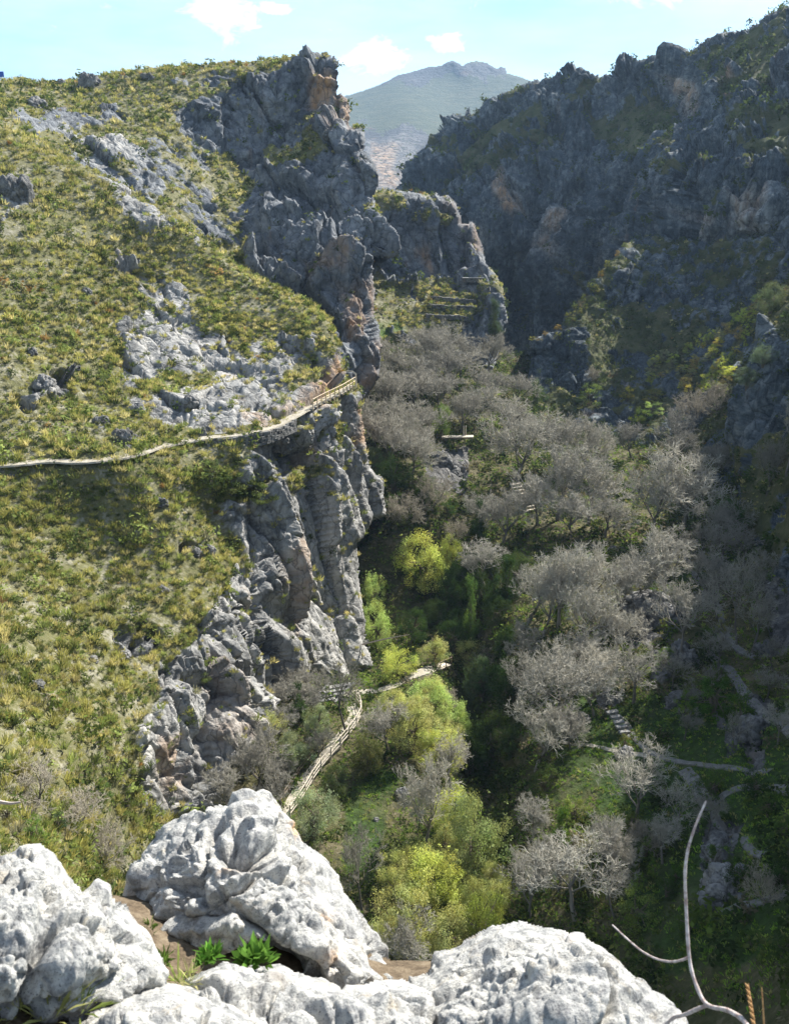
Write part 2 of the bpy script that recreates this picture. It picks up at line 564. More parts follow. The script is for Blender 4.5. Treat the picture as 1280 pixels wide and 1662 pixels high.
S_C = sheet('hillside', top_C + [(600, 1095), (560, 1112), (520, 1130), (480, 1150), (440, 1180), (420, 1230), (380, 1280), (350, 1340), (330, 1500), (250, 1650), (-260, 1720)],
            path_ctrl +
            [(-260, 180, 165), (0, 204, 165), (150, 272, 158), (300, 365, 150), (400, 440, 145), (480, 478, 140), (535, 520, 134), (552, 575, 130),
             (0, 350, 140), (0, 500, 122), (0, 620, 108), (150, 400, 142), (150, 550, 123), (150, 660, 109), (300, 450, 142), (300, 560, 126), (300, 650, 111),
             (400, 520, 134), (400, 600, 122), (430, 650, 113), (480, 560, 129), (500, 620, 120.5), (530, 600, 125), (555, 600, 129),
             (0, 800, 92), (0, 900, 82), (0, 1000, 73), (0, 1100, 64), (0, 1200, 56), (0, 1350, 45), (0, 1500, 38),
             (150, 800, 91.5), (150, 900, 86), (150, 1000, 77), (150, 1100, 69), (150, 1200, 62), (150, 1300, 58),
             (300, 760, 95.5), (300, 850, 90), (300, 950, 84), (300, 1030, 78), (300, 1100, 74.5), (300, 1200, 70.5), (300, 1290, 67),
             (380, 780, 97.5), (360, 830, 96), (400, 900, 93.5), (425, 960, 90), (440, 1080, 85.5), (430, 1110, 83.5), (390, 1000, 84), (380, 1120, 77), (370, 1200, 73.5),
             (450, 720, 106), (480, 700, 110), (450, 800, 101), (450, 900, 97), (450, 1000, 93), (455, 1090, 88.5),
             (540, 670, 118), (540, 760, 113), (540, 850, 109), (540, 950, 104), (540, 1050, 99), (540, 1090, 97),
             (585, 660, 123), (598, 740, 122), (620, 800, 128), (590, 850, 117), (574, 900, 111), (598, 1000, 107), (608, 1075, 103),
             (230, 1250, 63), (250, 1350, 62), (350, 1330, 66), (250, 1620, 51), (-260, 760, 92), (-260, 1200, 54), (-260, 1650, 34), (-260, 500, 120)],
            step=1.9, rnd=(16, 3.0), mat=M_hill, rock_base=.08,
            rock=[([(445, 700), (490, 690), (560, 640), (600, 650), (612, 760), (630, 790), (630, 840), (600, 860), (620, 1100), (560, 1115), (430, 1130), (440, 960), (400, 890),
                    (355, 840), (385, 815), (440, 775)], 1.0),
                  ([(335, 990), (400, 920), (440, 955), (455, 1110), (400, 1200), (340, 1330), (235, 1320), (215, 1200), (262, 1095), (300, 1040)], .85),
                  ([(480, 655), (525, 575), (545, 560), (566, 615), (500, 668)], 1.0),
                  ([(210, 455), (290, 470), (330, 540), (420, 580), (485, 630), (490, 675), (420, 695), (330, 708), (235, 685), (180, 640), (225, 560)], .74),
                  ([(60, 225), (200, 290), (330, 380), (360, 440), (250, 380), (120, 290)], .6),
                  ([(0, 290), (50, 320), (50, 345), (0, 355)], .8), ([(150, 400), (260, 420), (300, 470), (200, 460)], .45), ([(400, 550), (500, 545), (530, 600), (430, 610)], .6), ([(180, 520), (240, 500), (250, 640), (190, 640)], .7), ([(130, 700), (250, 690), (240, 720), (120, 735)], .55), ([(190, 1020), (270, 1030), (260, 1075), (180, 1075)], .45), ([(20, 640), (70, 615), (125, 605), (130, 645), (60, 660)], .7),
                  ([(460, 745), (540, 760), (530, 800), (450, 790)], .55), ([(500, 700), (560, 690), (560, 720), (500, 730)], .6),
                  ([(380, 720), (440, 705), (450, 760), (390, 790)], .45), ([(330, 860), (300, 880), (310, 905), (345, 900)], .7)],
            ochre=[([(395, 690), (440, 665), (480, 665), (440, 690)], .7), ([(490, 650), (530, 580), (550, 570), (560, 605), (510, 655)], .75),
                   ([(470, 860), (500, 870), (490, 1000), (470, 1040), (450, 980)], .45), ([(480, 735), (500, 720), (505, 800), (485, 800)], .6),
                   ([(570, 660), (585, 665), (595, 720), (575, 720)], .8), ([(340, 1060), (400, 1080), (400, 1200), (330, 1260)], .2),
                   ([(250, 1200), (290, 1200), (290, 1300), (260, 1300)], .4)],
            pale=[([(215, 520), (235, 520), (235, 620), (215, 600)], .9), ([(280, 540), (300, 540), (310, 640), (320, 700), (300, 700)], .9),
                  ([(330, 560), (345, 570), (335, 680), (320, 680)], .8), ([(450, 800), (600, 800), (610, 1090), (470, 1100)], .45),
                  ([(540, 560), (556, 575), (556, 600), (545, 600)], .8), ([(90, 215), (220, 260), (300, 340), (200, 300)], .9), ([(420, 560), (500, 555), (500, 590), (430, 590)], .5),
                  ([(190, 1180), (230, 1180), (280, 1260), (270, 1320), (220, 1300)], .8)],
            disp=cliff_disp(1.0, .85, 1.1, .3, .40, .7, [([(455, 770), (600, 770), (615, 1095), (450, 1095), (462, 950)], .25)],
                            [([(160, 440), (300, 450), (420, 540), (500, 620), (490, 690), (330, 715), (160, 690)], .42), ([(0, 200), (120, 240), (380, 400), (300, 420), (0, 330)], .4)],
                            [([(u, v - 9) for u, v in PATH_UV] + [(u, v + 9) for u, v in PATH_UV[::-1]], 7)]))

# the terraced bluff in the middle of the gorge
S_D = sheet('terraced_bluff', [(540, 335), (600, 312), (612, 310), (640, 308), (680, 313), (700, 316), (707, 312), (715, 317), (727, 315), (742, 330), (749, 352), (748, 362), (758, 361), (770, 360),
                               (780, 387), (789, 410), (791, 427), (805, 445), (817, 468), (823, 525), (813, 557), (808, 580), (806, 592), (760, 650), (700, 670), (540, 680)],
            [(600, 310, 255), (700, 317, 258), (740, 330, 258), (742, 358, 256), (620, 350, 250), (700, 350, 254), (620, 362, 249), (700, 430, 250), (780, 400, 252),
             (640, 430, 246), (640, 450, 243), (800, 455, 242), (760, 450, 244), (640, 520, 224), (720, 520, 228), (720, 540, 225), (815, 500, 236), (810, 580, 228),
             (780, 560, 228), (720, 600, 213), (620, 560, 210), (620, 620, 193), (540, 500, 212), (540, 335, 252), (540, 680, 172), (700, 670, 185), (640, 400, 247), (740, 400, 251)],
            step=1.6, rnd=(12, 7), mat=M_plateau, rock_base=.45,
            rock=[([(600, 362), (740, 365), (795, 360), (795, 450), (700, 450), (610, 440)], .95), ([(700, 310), (755, 310), (755, 362), (715, 345)], 1.0),
                  ([(610, 480), (790, 455), (790, 520), (690, 540), (620, 530)], .25), ([(760, 520), (830, 470), (830, 600), (740, 590)], .85),
                  ([(600, 540), (660, 540), (650, 600), (600, 600)], .2)],
            ochre=[([(680, 400), (700, 400), (700, 440), (680, 440)], .7), ([(720, 320), (745, 330), (745, 360), (730, 360)], .3), ([(755, 365), (775, 365), (785, 410), (765, 410)], .4)],
            pale=[([(748, 446), (780, 446), (780, 456), (748, 456)], 1.0)],
            turf=[([(610, 530), (650, 525), (670, 545), (620, 555)], .9), ([(690, 500), (770, 500), (770, 520), (690, 520)], .6)],
            disp=cliff_disp(1.7, .8, .8, .25, .5, .6))

# the great shaded wall on the right
top_E = [(600, 330), (640, 308), (653, 266), (685, 234), (706, 202), (733, 181), (752, 184), (757, 170), (763, 170), (767, 183), (791, 154), (828, 146), (866, 130), (900, 125), (913, 122), (919, 110),
         (940, 105), (960, 116), (972, 127), (988, 122), (993, 113), (1004, 104), (1020, 100), (1046, 93), (1062, 101), (1078, 97), (1100, 88), (1120, 82), (1137, 69), (1169, 53), (1200, 47), (1227, 34), (1237, 21),
         (1280, 5), (1330, -14), (1400, -5), (1500, 20), (1900, 20)]
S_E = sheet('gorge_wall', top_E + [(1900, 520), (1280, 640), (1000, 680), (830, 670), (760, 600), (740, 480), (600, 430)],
            [(640, 308, 430), (706, 202, 445), (791, 154, 440), (866, 130, 430), (940, 105, 425), (1004, 104, 415), (1100, 88, 395), (1237, 21, 370), (1280, 5, 365),
             (1500, 20, 320), (1900, 20, 260), (720, 260, 425), (800, 220, 420), (860, 260, 395), (960, 220, 402), (1050, 170, 392), (1000, 250, 368), (1150, 150, 345),
             (1280, 120, 322), (640, 420, 405), (720, 330, 402), (720, 420, 400), (820, 300, 385), (820, 400, 375), (835, 440, 385), (838, 500, 395), (838, 600, 390), (800, 520, 372), (890, 470, 352), (900, 300, 375),
             (900, 400, 360), (885, 530, 362), (1000, 330, 345), (1000, 400, 320), (1100, 250, 302), (1100, 380, 278), (1200, 250, 283), (1200, 380, 258), (1280, 250, 270),
             (1280, 380, 248), (1000, 480, 310), (1100, 480, 280), (1200, 480, 250), (1280, 500, 235), (1000, 640, 270), (1280, 620, 220), (1500, 300, 250), (1900, 300, 200),
             (930, 180, 412), (885, 200, 402), (1110, 180, 365), (1110, 120, 385), (600, 430, 405)],
            step=1.9, rnd=(10, 8), mat=M_wall, rock_base=.7,
            rock=[([(720, 240), (800, 190), (870, 180), (900, 220), (860, 260), (760, 290)], .42), ([(960, 190), (1080, 150), (1100, 210), (1060, 250), (980, 230)], .3),
                  ([(930, 130), (1000, 125), (960, 170), (925, 165)], .35), ([(1150, 80), (1280, 20), (1280, 120), (1170, 170)], .3),
                  ([(760, 290), (900, 270), (1000, 290), (1080, 380), (900, 420), (780, 430)], 1.0), ([(1100, 220), (1280, 260), (1280, 380), (1100, 390)], .85),
                  ([(1180, 180), (1280, 160), (1280, 240), (1200, 240)], .35), ([(1060, 400), (1280, 390), (1280, 640), (1000, 640)], .2)],
            ochre=[([(810, 280), (828, 282), (836, 310), (830, 335), (812, 328)], 1.3), ([(892, 365), (915, 350), (922, 375), (905, 415), (890, 405)], .9),
                   ([(1105, 340), (1150, 340), (1130, 385), (1108, 380)], .45), ([(1190, 310), (1240, 310), (1220, 370), (1195, 370)], .4),
                   ([(1098, 130), (1112, 130), (1115, 175), (1100, 170)], .8), ([(1178, 115), (1190, 120), (1188, 155), (1178, 150)], .9)],
            pale=[([(940, 455), (985, 400), (990, 405), (945, 470)], .7), ([(878, 350), (928, 335), (928, 420), (880, 425)], .8), ([(1100, 325), (1160, 330), (1150, 390), (1100, 392)], .7), ([(1175, 300), (1255, 300), (1240, 378), (1180, 380)], .7), ([(735, 370), (800, 350), (800, 430), (745, 430)], .5), ([(805, 270), (845, 275), (845, 345), (805, 340)], .5), ([(1090, 120), (1120, 125), (1125, 190), (1095, 190)], .6)],
            disp=cliff_disp(2.4, 1.0, 1.25, .3, .55, 1.3))

# the scrubby spur and slope below it
top_F = [(853, 575), (862, 557), (880, 545), (905, 535), (925, 510), (945, 480), (975, 440), (1010, 400), (1030, 378), (1060, 382), (1100, 392), (1150, 392), (1220, 383), (1280, 366), (1500, 280), (1900, 150)]
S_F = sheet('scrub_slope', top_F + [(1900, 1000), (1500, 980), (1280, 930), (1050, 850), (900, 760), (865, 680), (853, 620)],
            [(853, 570, 228), (905, 535, 236), (945, 480, 246), (1010, 400, 268), (1030, 378, 281), (1100, 392, 273), (1200, 388, 255), (1280, 368, 246), (1500, 280, 205), (1900, 150, 160),
             (870, 640, 219), (900, 600, 226), (950, 560, 232), (950, 640, 216), (1000, 500, 251), (1050, 500, 251), (1050, 600, 227), (1050, 700, 198), (1000, 700, 204), (1150, 450, 256),
             (1150, 550, 229), (1150, 650, 200), (1150, 740, 175), (1280, 450, 229), (1280, 560, 193), (1280, 680, 152), (1280, 800, 125), (1050, 800, 172), (900, 740, 192), (1500, 500, 150),
             (1500, 800, 95), (1900, 1000, 60)],
            step=2, rnd=(10, 2), mat=M_wall, rock_base=.50,
            rock=[([(853, 560), (900, 535), (955, 545), (950, 610), (860, 625)], 1.0), ([(1000, 390), (1080, 380), (1100, 420), (1020, 450)], .6), ([(960, 640), (1050, 640), (1040, 680), (960, 680)], .5)],
            disp=cliff_disp(1.6, .75, .5, 1.1))

S_G = sheet('crag_slope', [(1176, 700), (1184, 650), (1204, 600), (1224, 560), (1234, 520), (1258, 488), (1290, 455), (1500, 235), (1900, -120), (1900, 1250), (1300, 1010), (1240, 940), (1205, 860)],  # unseen flank past the right frame edge is raised to shade the lower valley
            [(1184, 650, 150), (1234, 520, 166), (1290, 455, 168), (1240, 620, 144), (1280, 700, 124), (1280, 850, 104), (1205, 770, 134), (1500, 235, 104), (1900, -120, 80), (1500, 400, 92), (1500, 600, 80),
             (1500, 900, 62), (1900, 500, 62), (1900, 800, 48), (1900, 1250, 32), (1300, 1010, 89), (1240, 940, 104), (1280, 560, 148)],
            step=2.2, rnd=(14, 4), mat=M_wall, rock_base=.25, rock=[([(1176, 700), (1220, 560), (1260, 520), (1290, 560), (1280, 690), (1210, 720)], .9)],
            disp=cliff_disp(1.2, .8, .6, .6))

# valley floor
S_H = sheet('valley_floor', [(540, 600), (600, 520), (700, 520), (800, 570), (870, 580), (900, 660), (1000, 690), (1100, 720), (1180, 760), (1240, 830), (1300, 850), (1500, 700), (1900, 650), (1900, 1840), (-120, 1840),
                             (-120, 1500), (260, 1330), (400, 1130), (540, 1060), (560, 900)],
            [(560, 600, 200), (620, 560, 212), (700, 560, 222), (800, 600, 226), (860, 640, 218), (620, 640, 186), (700, 640, 190), (800, 640, 200), (620, 700, 165), (700, 700, 168), (800, 700, 175),
             (900, 700, 195), (1050, 740, 184), (600, 800, 140), (650, 800, 138), (700, 800, 138), (755, 790, 150), (800, 800, 147), (900, 780, 155), (1000, 780, 165), (1100, 780, 163), (1200, 820, 138), (1280, 860, 115),
             (580, 900, 126), (660, 900, 126), (720, 920, 130), (850, 880, 127), (950, 900, 121), (1050, 900, 118), (1150, 900, 116), (1240, 900, 109),
             (610, 1000, 119), (650, 1000, 118), (720, 1000, 119), (780, 1000, 110), (860, 1000, 101), (950, 1000, 98), (1050, 1000, 96), (1150, 1000, 96), (1280, 1000, 91),
             (600, 1078, 107), (560, 1080, 104), (600, 1104, 97), (640, 1100, 95), (700, 1090, 95), (760, 1100, 102), (840, 1100, 88), (950, 1100, 84.5), (1050, 1100, 82), (1200, 1100, 80), (1280, 1100, 77),
             (540, 1140, 85), (620, 1150, 84), (700, 1180, 81), (770, 1200, 90), (840, 1200, 76), (950, 1200, 72), (1050, 1200, 70.5), (1200, 1200, 67), (1280, 1200, 64),
             (480, 1280, 70.5), (560, 1250, 73), (640, 1300, 68), (720, 1300, 68.5), (785, 1290, 76), (850, 1300, 66), (950, 1300, 63), (1100, 1300, 61), (1280, 1300, 54),
             (560, 1400, 59.5), (700, 1400, 59.5), (850, 1400, 58), (1000, 1400, 54.5), (1150, 1400, 51), (1280, 1400, 46), (560, 1550, 50), (700, 1550, 50), (900, 1550, 48),
             (1100, 1550, 43), (1280, 1550, 38), (300, 1350, 64), (300, 1600, 45), (-100, 1600, 40), (600, 1800, 37), (1280, 1800, 28), (-100, 1820, 30),
             (1500, 800, 96), (1500, 1200, 51), (1500, 1600, 30), (1900, 1000, 53), (1900, 1400, 28)],
            step=2.2, rnd=None, mat=M_floor, rock_base=.1, rock_feather=10,
            rock=[([(690, 740), (760, 730), (770, 800), (700, 800)], .9), ([(1010, 1000), (1080, 960), (1110, 1000), (1060, 1040), (1020, 1050)], .9), ([(1050, 1060), (1110, 1060), (1110, 1110), (1060, 1110)], .7),
                  ([(1140, 1030), (1200, 1060), (1270, 1160), (1240, 1180), (1180, 1120)], .6), ([(1240, 950), (1300, 930), (1300, 1060), (1250, 1060)], .8),
                  ([(1130, 1330), (1200, 1330), (1200, 1460), (1140, 1470)], .8), ([(1170, 1160), (1240, 1170), (1240, 1230), (1180, 1230)], .6)],
            turf=[([(560, 1290), (620, 1240), (660, 1260), (640, 1330), (600, 1400), (560, 1420)], 1.0), ([(900, 1200), (1000, 1210), (980, 1270), (900, 1300)], .9),
                  ([(1020, 1000), (1280, 880), (1280, 940), (1080, 990)], 1.0), ([(930, 1120), (1280, 1140), (1280, 1560), (1080, 1580), (1000, 1420)], 1.0), ([(1040, 950), (1140, 900), (1250, 890), (1150, 950)], 1.0),
                  ([(560, 1400), (700, 1350), (800, 1450), (700, 1550)], .6), ([(760, 1120), (840, 1150), (830, 1230), (750, 1230)], .7)],
            disp=cliff_disp(1.0, .55, .4, .35))
# ------------------------------------------------------------------ the viewpoint: pale limestone boulders at the photographer's feet
def boulder_mat():
    m, t = new_mat('pale_limestone')
    pos = t.n('ShaderNodeNewGeometry').outputs['Position']
    big = t.noise(pos, 5, 5, .6)
    mid = t.noise(pos, 24, 8, .65)
    fine = t.noise(pos, 110, 6, .7)
    c = t.ramp(t.math('ADD', t.math('MULTIPLY', big, .4), t.math('MULTIPLY', mid, .6)), [(.36, (.16, .16, .165)), (.46, (.36, .36, .35)), (.60, (.56, .545, .505))])
    c = t.mix(t.math('MULTIPLY', t.val(fine, .46, .30), .55), c, (.10, .10, .11))
    spot = t.noise(pos, 60, 4, .6)
    c = t.mix(t.math('MULTIPLY', t.val(spot, .60, .72), t.math('MULTIPLY', t.val(big, .40, .6), .7)), c, (.12, .12, .13))
    li = t.noise(pos, 11, 7, .68, .6)
    c = t.mix(t.math('MULTIPLY', t.val(li, .53, .60), .62), c, (.17, .175, .18))
    c = t.mix(t.math('MULTIPLY', t.val(t.noise(pos, 7.5, 7, .66, .8), .57, .68), .45), c, (.42, .34, .22))
    pk = t.noise(pos, 170, 3, .5)
    c = t.mix(t.math('MULTIPLY', t.val(pk, .60, .68), .75), c, (.05, .05, .055))  # dark specks painted as the shade inside tiny pits
    c = t.mix(t.math('MULTIPLY', t.attr('ochre'), t.val(mid, .38, .6)), c, (.52, .30, .13))
    c = t.mix(t.math('MULTIPLY', t.attr('turf'), t.val(mid, .30, .5)), c, (.16, .12, .08))
    h = t.math('ADD', t.math('MULTIPLY', mid, .9), t.math('MULTIPLY', fine, .35))
    bm = t.n('ShaderNodeBump', i_Strength=.9, i_Distance=.025, i_Height=h)
    t.out(t.bsdf(c, .93, bm.outputs[0], .12))
    return m


M_boulder = boulder_mat()


def boulder_disp(amp=1.0, seed=0.0, groove=None):
    def f(P, rk, U, V):
        q = P + seed
        sp = np.maximum(np.linalg.norm(np.gradient(P, axis=0), axis=-1), np.linalg.norm(np.gradient(P, axis=1), axis=-1))

        def ok(lam):
            return sstep(2.0, 4.5, lam / sp)
        wp = np.stack([perlin(q * 4 + 3.1), perlin(q * 4 + 9.7), perlin(q * 4 + 21.3)], -1) * .07
        w2 = np.stack([perlin(q * 16 + 3.1), perlin(q * 16 + 9.7), perlin(q * 16 + 21.3)], -1) * .016
        d = fbm((q + wp) / .40, 2) * .06 * ok(.2) + np.abs(fbm((q + wp) / .22, 2)) * .035 * ok(.11)
        for lam, am, o in ((.15, .027, 2.0), (.068, .029, 11.0), (.031, .014, 27.0)):
            d1, d2, c = worley((q + wp * .6 + w2) / lam + o)
            dome = np.clip(1 - (d1 / .62) ** 2, 0, 1) ** .7
            d = d + (dome * (.35 + .65 * c[..., 0]) - (c[..., 1] > .82) * dome * 1.35) * am * ok(lam * .8)
        d = d + fbm(q / .045 + 8, 4, .6) * .012 * ok(.03)
        d1, d2, c, e = worley((q + wp * 1.4) / np.array([.5, .5, .36]) + 31, True)
        d = d + (-sstep(.06, .0, d2 - d1) * .055 + (c[..., 3] - .5) * .035 + (e * (c[..., :3] - .5)).sum(-1) * .07) * ok(.12)
        d = d * amp
        for (pl, dep, fe) in groove or ():
            d = d - dep * zone(pl, U, V, fe)
        return d
    return f


def boulder(label, poly, ctrl, rnd, seed, groove=(), ochre=(), turf=(), step=1.4):
    S = sheet('boulder', poly, ctrl, step=step, rnd=rnd, mat=M_boulder, rock_base=1.0, ochre=ochre, turf=turf, kind=None,
              disp=boulder_disp(1.0, seed, groove), back=((.05, -.03), (.16, -.14), (.3, -.4)))
    tag(S.obj, label, 'boulder')
    return S


S_R1 = boulder('pale grey-white pitted boulder cut by the left frame edge', [(-150, 1430), (-60, 1402), (0, 1398), (14, 1385), (34, 1374), (66, 1375), (92, 1386), (108, 1402), (128, 1424), (160, 1430), (184, 1442), (206, 1470),
                       (222, 1502), (246, 1530), (262, 1556), (265, 1582), (256, 1598), (225, 1608), (180, 1622), (120, 1640), (40, 1645), (-150, 1650)],
               [(-150, 1440, 2.30), (50, 1385, 2.32), (180, 1450, 2.25), (262, 1560, 2.12), (60, 1480, 2.10), (150, 1520, 2.03), (200, 1600, 1.93), (0, 1600, 1.85), (-150, 1650, 1.82), (100, 1640, 1.82)],
               (95, .17), 3.3, groove=[([(60, 1470), (90, 1480), (75, 1600), (35, 1610), (50, 1540)], .05, 14), ([(120, 1430), (135, 1428), (150, 1520), (138, 1525)], .025, 8)])
S_R2 = boulder('largest pale limestone boulder with a hollow near its top', [(207, 1418), (214, 1405), (240, 1386), (262, 1364), (272, 1348), (292, 1340), (318, 1324), (338, 1311), (362, 1306), (395, 1303), (430, 1302), (450, 1310),
                       (464, 1326), (482, 1340), (492, 1364), (515, 1382), (532, 1402), (544, 1432), (562, 1458), (588, 1490), (608, 1514), (622, 1540), (628, 1556), (648, 1570), (668, 1588),
                       (650, 1620), (560, 1640), (470, 1620), (440, 1580), (400, 1580), (330, 1570), (270, 1552), (240, 1520), (215, 1470)],
               [(207, 1418, 2.95), (270, 1350, 3.02), (400, 1303, 3.05), (490, 1365, 2.98), (560, 1460, 2.82), (628, 1556, 2.60), (668, 1590, 2.52), (300, 1430, 2.74), (400, 1400, 2.72), (460, 1420, 2.74),
                (320, 1530, 2.52), (420, 1540, 2.45), (500, 1540, 2.44), (560, 1600, 2.36), (240, 1510, 2.62), (560, 1640, 2.32), (330, 1570, 2.5)],
               (95, .22), 7.9, groove=[([(352, 1372), (385, 1358), (400, 1378), (440, 1380), (428, 1408), (392, 1414), (360, 1400)], .16, 15), ([(345, 1540), (420, 1530), (520, 1560), (520, 1600), (430, 1585), (360, 1570)], .09, 14)],
               ochre=[([(470, 1325), (490, 1340), (488, 1362), (465, 1358)], 1.0), ([(515, 1555), (545, 1545), (545, 1585), (515, 1590)], .7), ([(520, 1480), (545, 1480), (540, 1510), (515, 1505)], .5),
                      ([(208, 1425), (216, 1425), (222, 1460), (212, 1460)], .9), ([(350, 1410), (380, 1400), (385, 1425), (355, 1425)], .4)],
               turf=[([(375, 1395), (430, 1390), (430, 1415), (385, 1425)], .8)])
S_R3 = boulder('white weathered boulder at the bottom right with a domed top', [(640, 1640), (668, 1590), (696, 1584), (706, 1568), (709, 1550), (730, 1545), (752, 1532), (775, 1516), (800, 1506), (830, 1501), (850, 1498), (880, 1505), (920, 1508),
                       (945, 1516), (962, 1530), (985, 1552), (1012, 1576), (1040, 1598), (1060, 1618), (1082, 1640), (1098, 1664), (1110, 1720), (640, 1720)],
               [(640, 1640, 2.22), (709, 1550, 2.42), (800, 1506, 2.46), (930, 1510, 2.42), (1030, 1590, 2.22), (1100, 1665, 2.05), (720, 1600, 2.20), (850, 1570, 2.16), (950, 1590, 2.10), (800, 1650, 1.98), (950, 1670, 1.92), (680, 1690, 1.95), (1100, 1720, 1.95), (640, 1720, 1.93)],
               (85, .18), 12.7, groove=[([(835, 1545), (868, 1540), (872, 1580), (840, 1590)], .035, 10)], ochre=[([(905, 1520), (935, 1522), (930, 1545), (900, 1540)], .35)])
S_R4 = boulder('low pale rock along the bottom edge below the grass tuft', [(90, 1720), (110, 1660), (140, 1634), (180, 1622), (225, 1606), (262, 1596), (300, 1600), (340, 1612), (390, 1634), (430, 1655), (470, 1720)],
               [(90, 1720, 1.72), (180, 1622, 1.98), (262, 1597, 2.04), (340, 1612, 2.02), (430, 1655, 1.9), (260, 1650, 1.82), (470, 1720, 1.76), (250, 1720, 1.68)], (60, .16), 17.1)
S_R5 = boulder('flat pale ledge rock between the large boulder and the domed one', [(300, 1612), (330, 1590), (365, 1576), (430, 1568), (452, 1566), (475, 1580), (520, 1586), (560, 1606), (610, 1596), (650, 1596), (700, 1610), (720, 1720), (300, 1720)],
               [(300, 1612, 2.14), (365, 1576, 2.24), (452, 1566, 2.3), (540, 1600, 2.2), (650, 1596, 2.26), (450, 1640, 2.0), (600, 1650, 2.0), (300, 1720, 1.8), (500, 1720, 1.8), (720, 1720, 1.84), (700, 1610, 2.2)], (50, .10), 23.9,
               turf=[([(385, 1625), (430, 1590), (470, 1590), (440, 1640), (400, 1650)], .6)])
M_dirt = terrain_mat('viewpoint_earth', .03, soil=((.06, .045, .03), (.12, .09, .06), (.2, .16, .11)))
S_soil = sheet('rocky_ground', [(-180, 1500), (200, 1450), (420, 1460), (640, 1560), (760, 1560), (1000, 1600), (1120, 1760), (-180, 1760)],
               [(-180, 1500, 2.5), (230, 1480, 2.75), (420, 1500, 2.75), (640, 1580, 2.62), (300, 1600, 2.3), (250, 1560, 2.42), (760, 1580, 2.55), (1000, 1620, 2.3), (1120, 1760, 2.0), (-180, 1760, 1.75), (400, 1760, 1.8), (60, 1640, 2.0), (700, 1700, 2.1)],
               step=2.5, rnd=(30, .1), mat=M_dirt, disp=lambda P, rk, U, V: fbm(P / .12, 4) * .03, back=((.05, -.03), (.12, -.2), (.2, -.6)))


def tube(pts, rads, sides=6):
    """tapering round stem through points"""
    pts = np.asarray(pts, float)
    rads = np.asarray(rads, float)
    t = np.gradient(pts, axis=0)
    t /= np.linalg.norm(t, axis=1)[:, None] + 1e-12
    ref = np.where(np.abs(t[:, 2:3]) > .9, np.array([[1., 0, 0]]), np.array([[0, 0, 1.]]))
    a = np.cross(t, ref)
    a /= np.linalg.norm(a, axis=1)[:, None] + 1e-12
    b = np.cross(t, a)
    an = np.arange(sides) * 2 * math.pi / sides
    ring = pts[:, None] + rads[:, None, None] * (np.cos(an)[None, :, None] * a[:, None] + np.sin(an)[None, :, None] * b[:, None])
    v = ring.reshape(-1, 3)
    f = []
    for i in range(len(pts) - 1):
        for k in range(sides):
            k2 = (k + 1) % sides
            f.append((i * sides + k, i * sides + k2, (i + 1) * sides + k2, (i + 1) * sides + k))
    return v, np.array(f)


def smooth_line(pts, n=6):
    p = np.asarray(pts, float)
    p = np.vstack([2 * p[0] - p[1], p, 2 * p[-1] - p[-2]])
    out = []
    for i in range(1, len(p) - 2):
        for k in range(n):
            t = k / n
            out.append(.5 * ((2 * p[i]) + (-p[i - 1] + p[i + 1]) * t + (2 * p[i - 1] - 5 * p[i] + 4 * p[i + 1] - p[i + 2]) * t * t + (-p[i - 1] + 3 * p[i] - 3 * p[i + 1] + p[i + 2]) * t ** 3))
    out.append(p[-2])
    return np.array(out)


class Soup:
    def __init__(self):
        self.v, self.f, self.n = [], [], 0

    def add(self, v, f):
        self.v.append(np.asarray(v, float))
        self.f.append(np.asarray(f) + self.n)
        self.n += len(v)

    def tube(self, pts, rads, sides=6):
        self.add(*tube(pts, rads, sides))

    def box(self, c, half, rot=0.0, axes=None):
        c = np.asarray(c, float)
        if axes is None:
            axes = np.array([[math.cos(rot), math.sin(rot), 0], [-math.sin(rot), math.cos(rot), 0], [0, 0, 1]])
        s = np.array([(x, y, z) for x in (-1, 1) for y in (-1, 1) for z in (-1, 1)], float)
        v = c + (s * np.asarray(half)) @ axes
        self.add(v, [(0, 1, 3, 2), (4, 6, 7, 5), (0, 4, 5, 1), (2, 3, 7, 6), (0, 2, 6, 4), (1, 5, 7, 3)])

    def build(self, name, mat, parent=None, smooth=False, cols=None):
        v, f = np.concatenate(self.v), np.concatenate(self.f)
        return link(name, mesh_np(name, v, f, mat, {'rock': np.ones(len(v))}, smooth=smooth, cols=cols), parent)


def wood_mat(name, a, b, scale=40):
    m, t = new_mat(name)
    pos = t.n('ShaderNodeNewGeometry').outputs['Position']
    n = t.noise(pos, scale, 5, .6)
    c = t.ramp(n, [(.35, a), (.65, b)])
    bm = t.n('ShaderNodeBump', i_Strength=.4, i_Distance=.3 / scale, i_Height=n)
    t.out(t.bsdf(c, .7, bm.outputs[0], .25))
    return m


M_twig = wood_mat('pale_bark', (.26, .19, .17), (.58, .52, .49), 60)
M_bud = wood_mat('bud_bark', (.32, .16, .06), (.5, .30, .13), 90)


def uv_line(pts):
    return smooth_line([unproject(u, v, r) for u, v, r in pts], 7)


def empty(name, loc, label, cat, group=None, kind=None):
    o = bpy.data.objects.new(name, None)
    COL.objects.link(o)
    o.location = loc
    tag(o, label, cat, group, kind)
    return o


def twig_r(line, r0, r1, knots=9):
    n = len(line)
    q = np.linspace(0, 1, n)
    return (r0 + (r1 - r0) * q) * (1 + .16 * np.abs(np.sin(q * math.pi * knots)) ** 6)


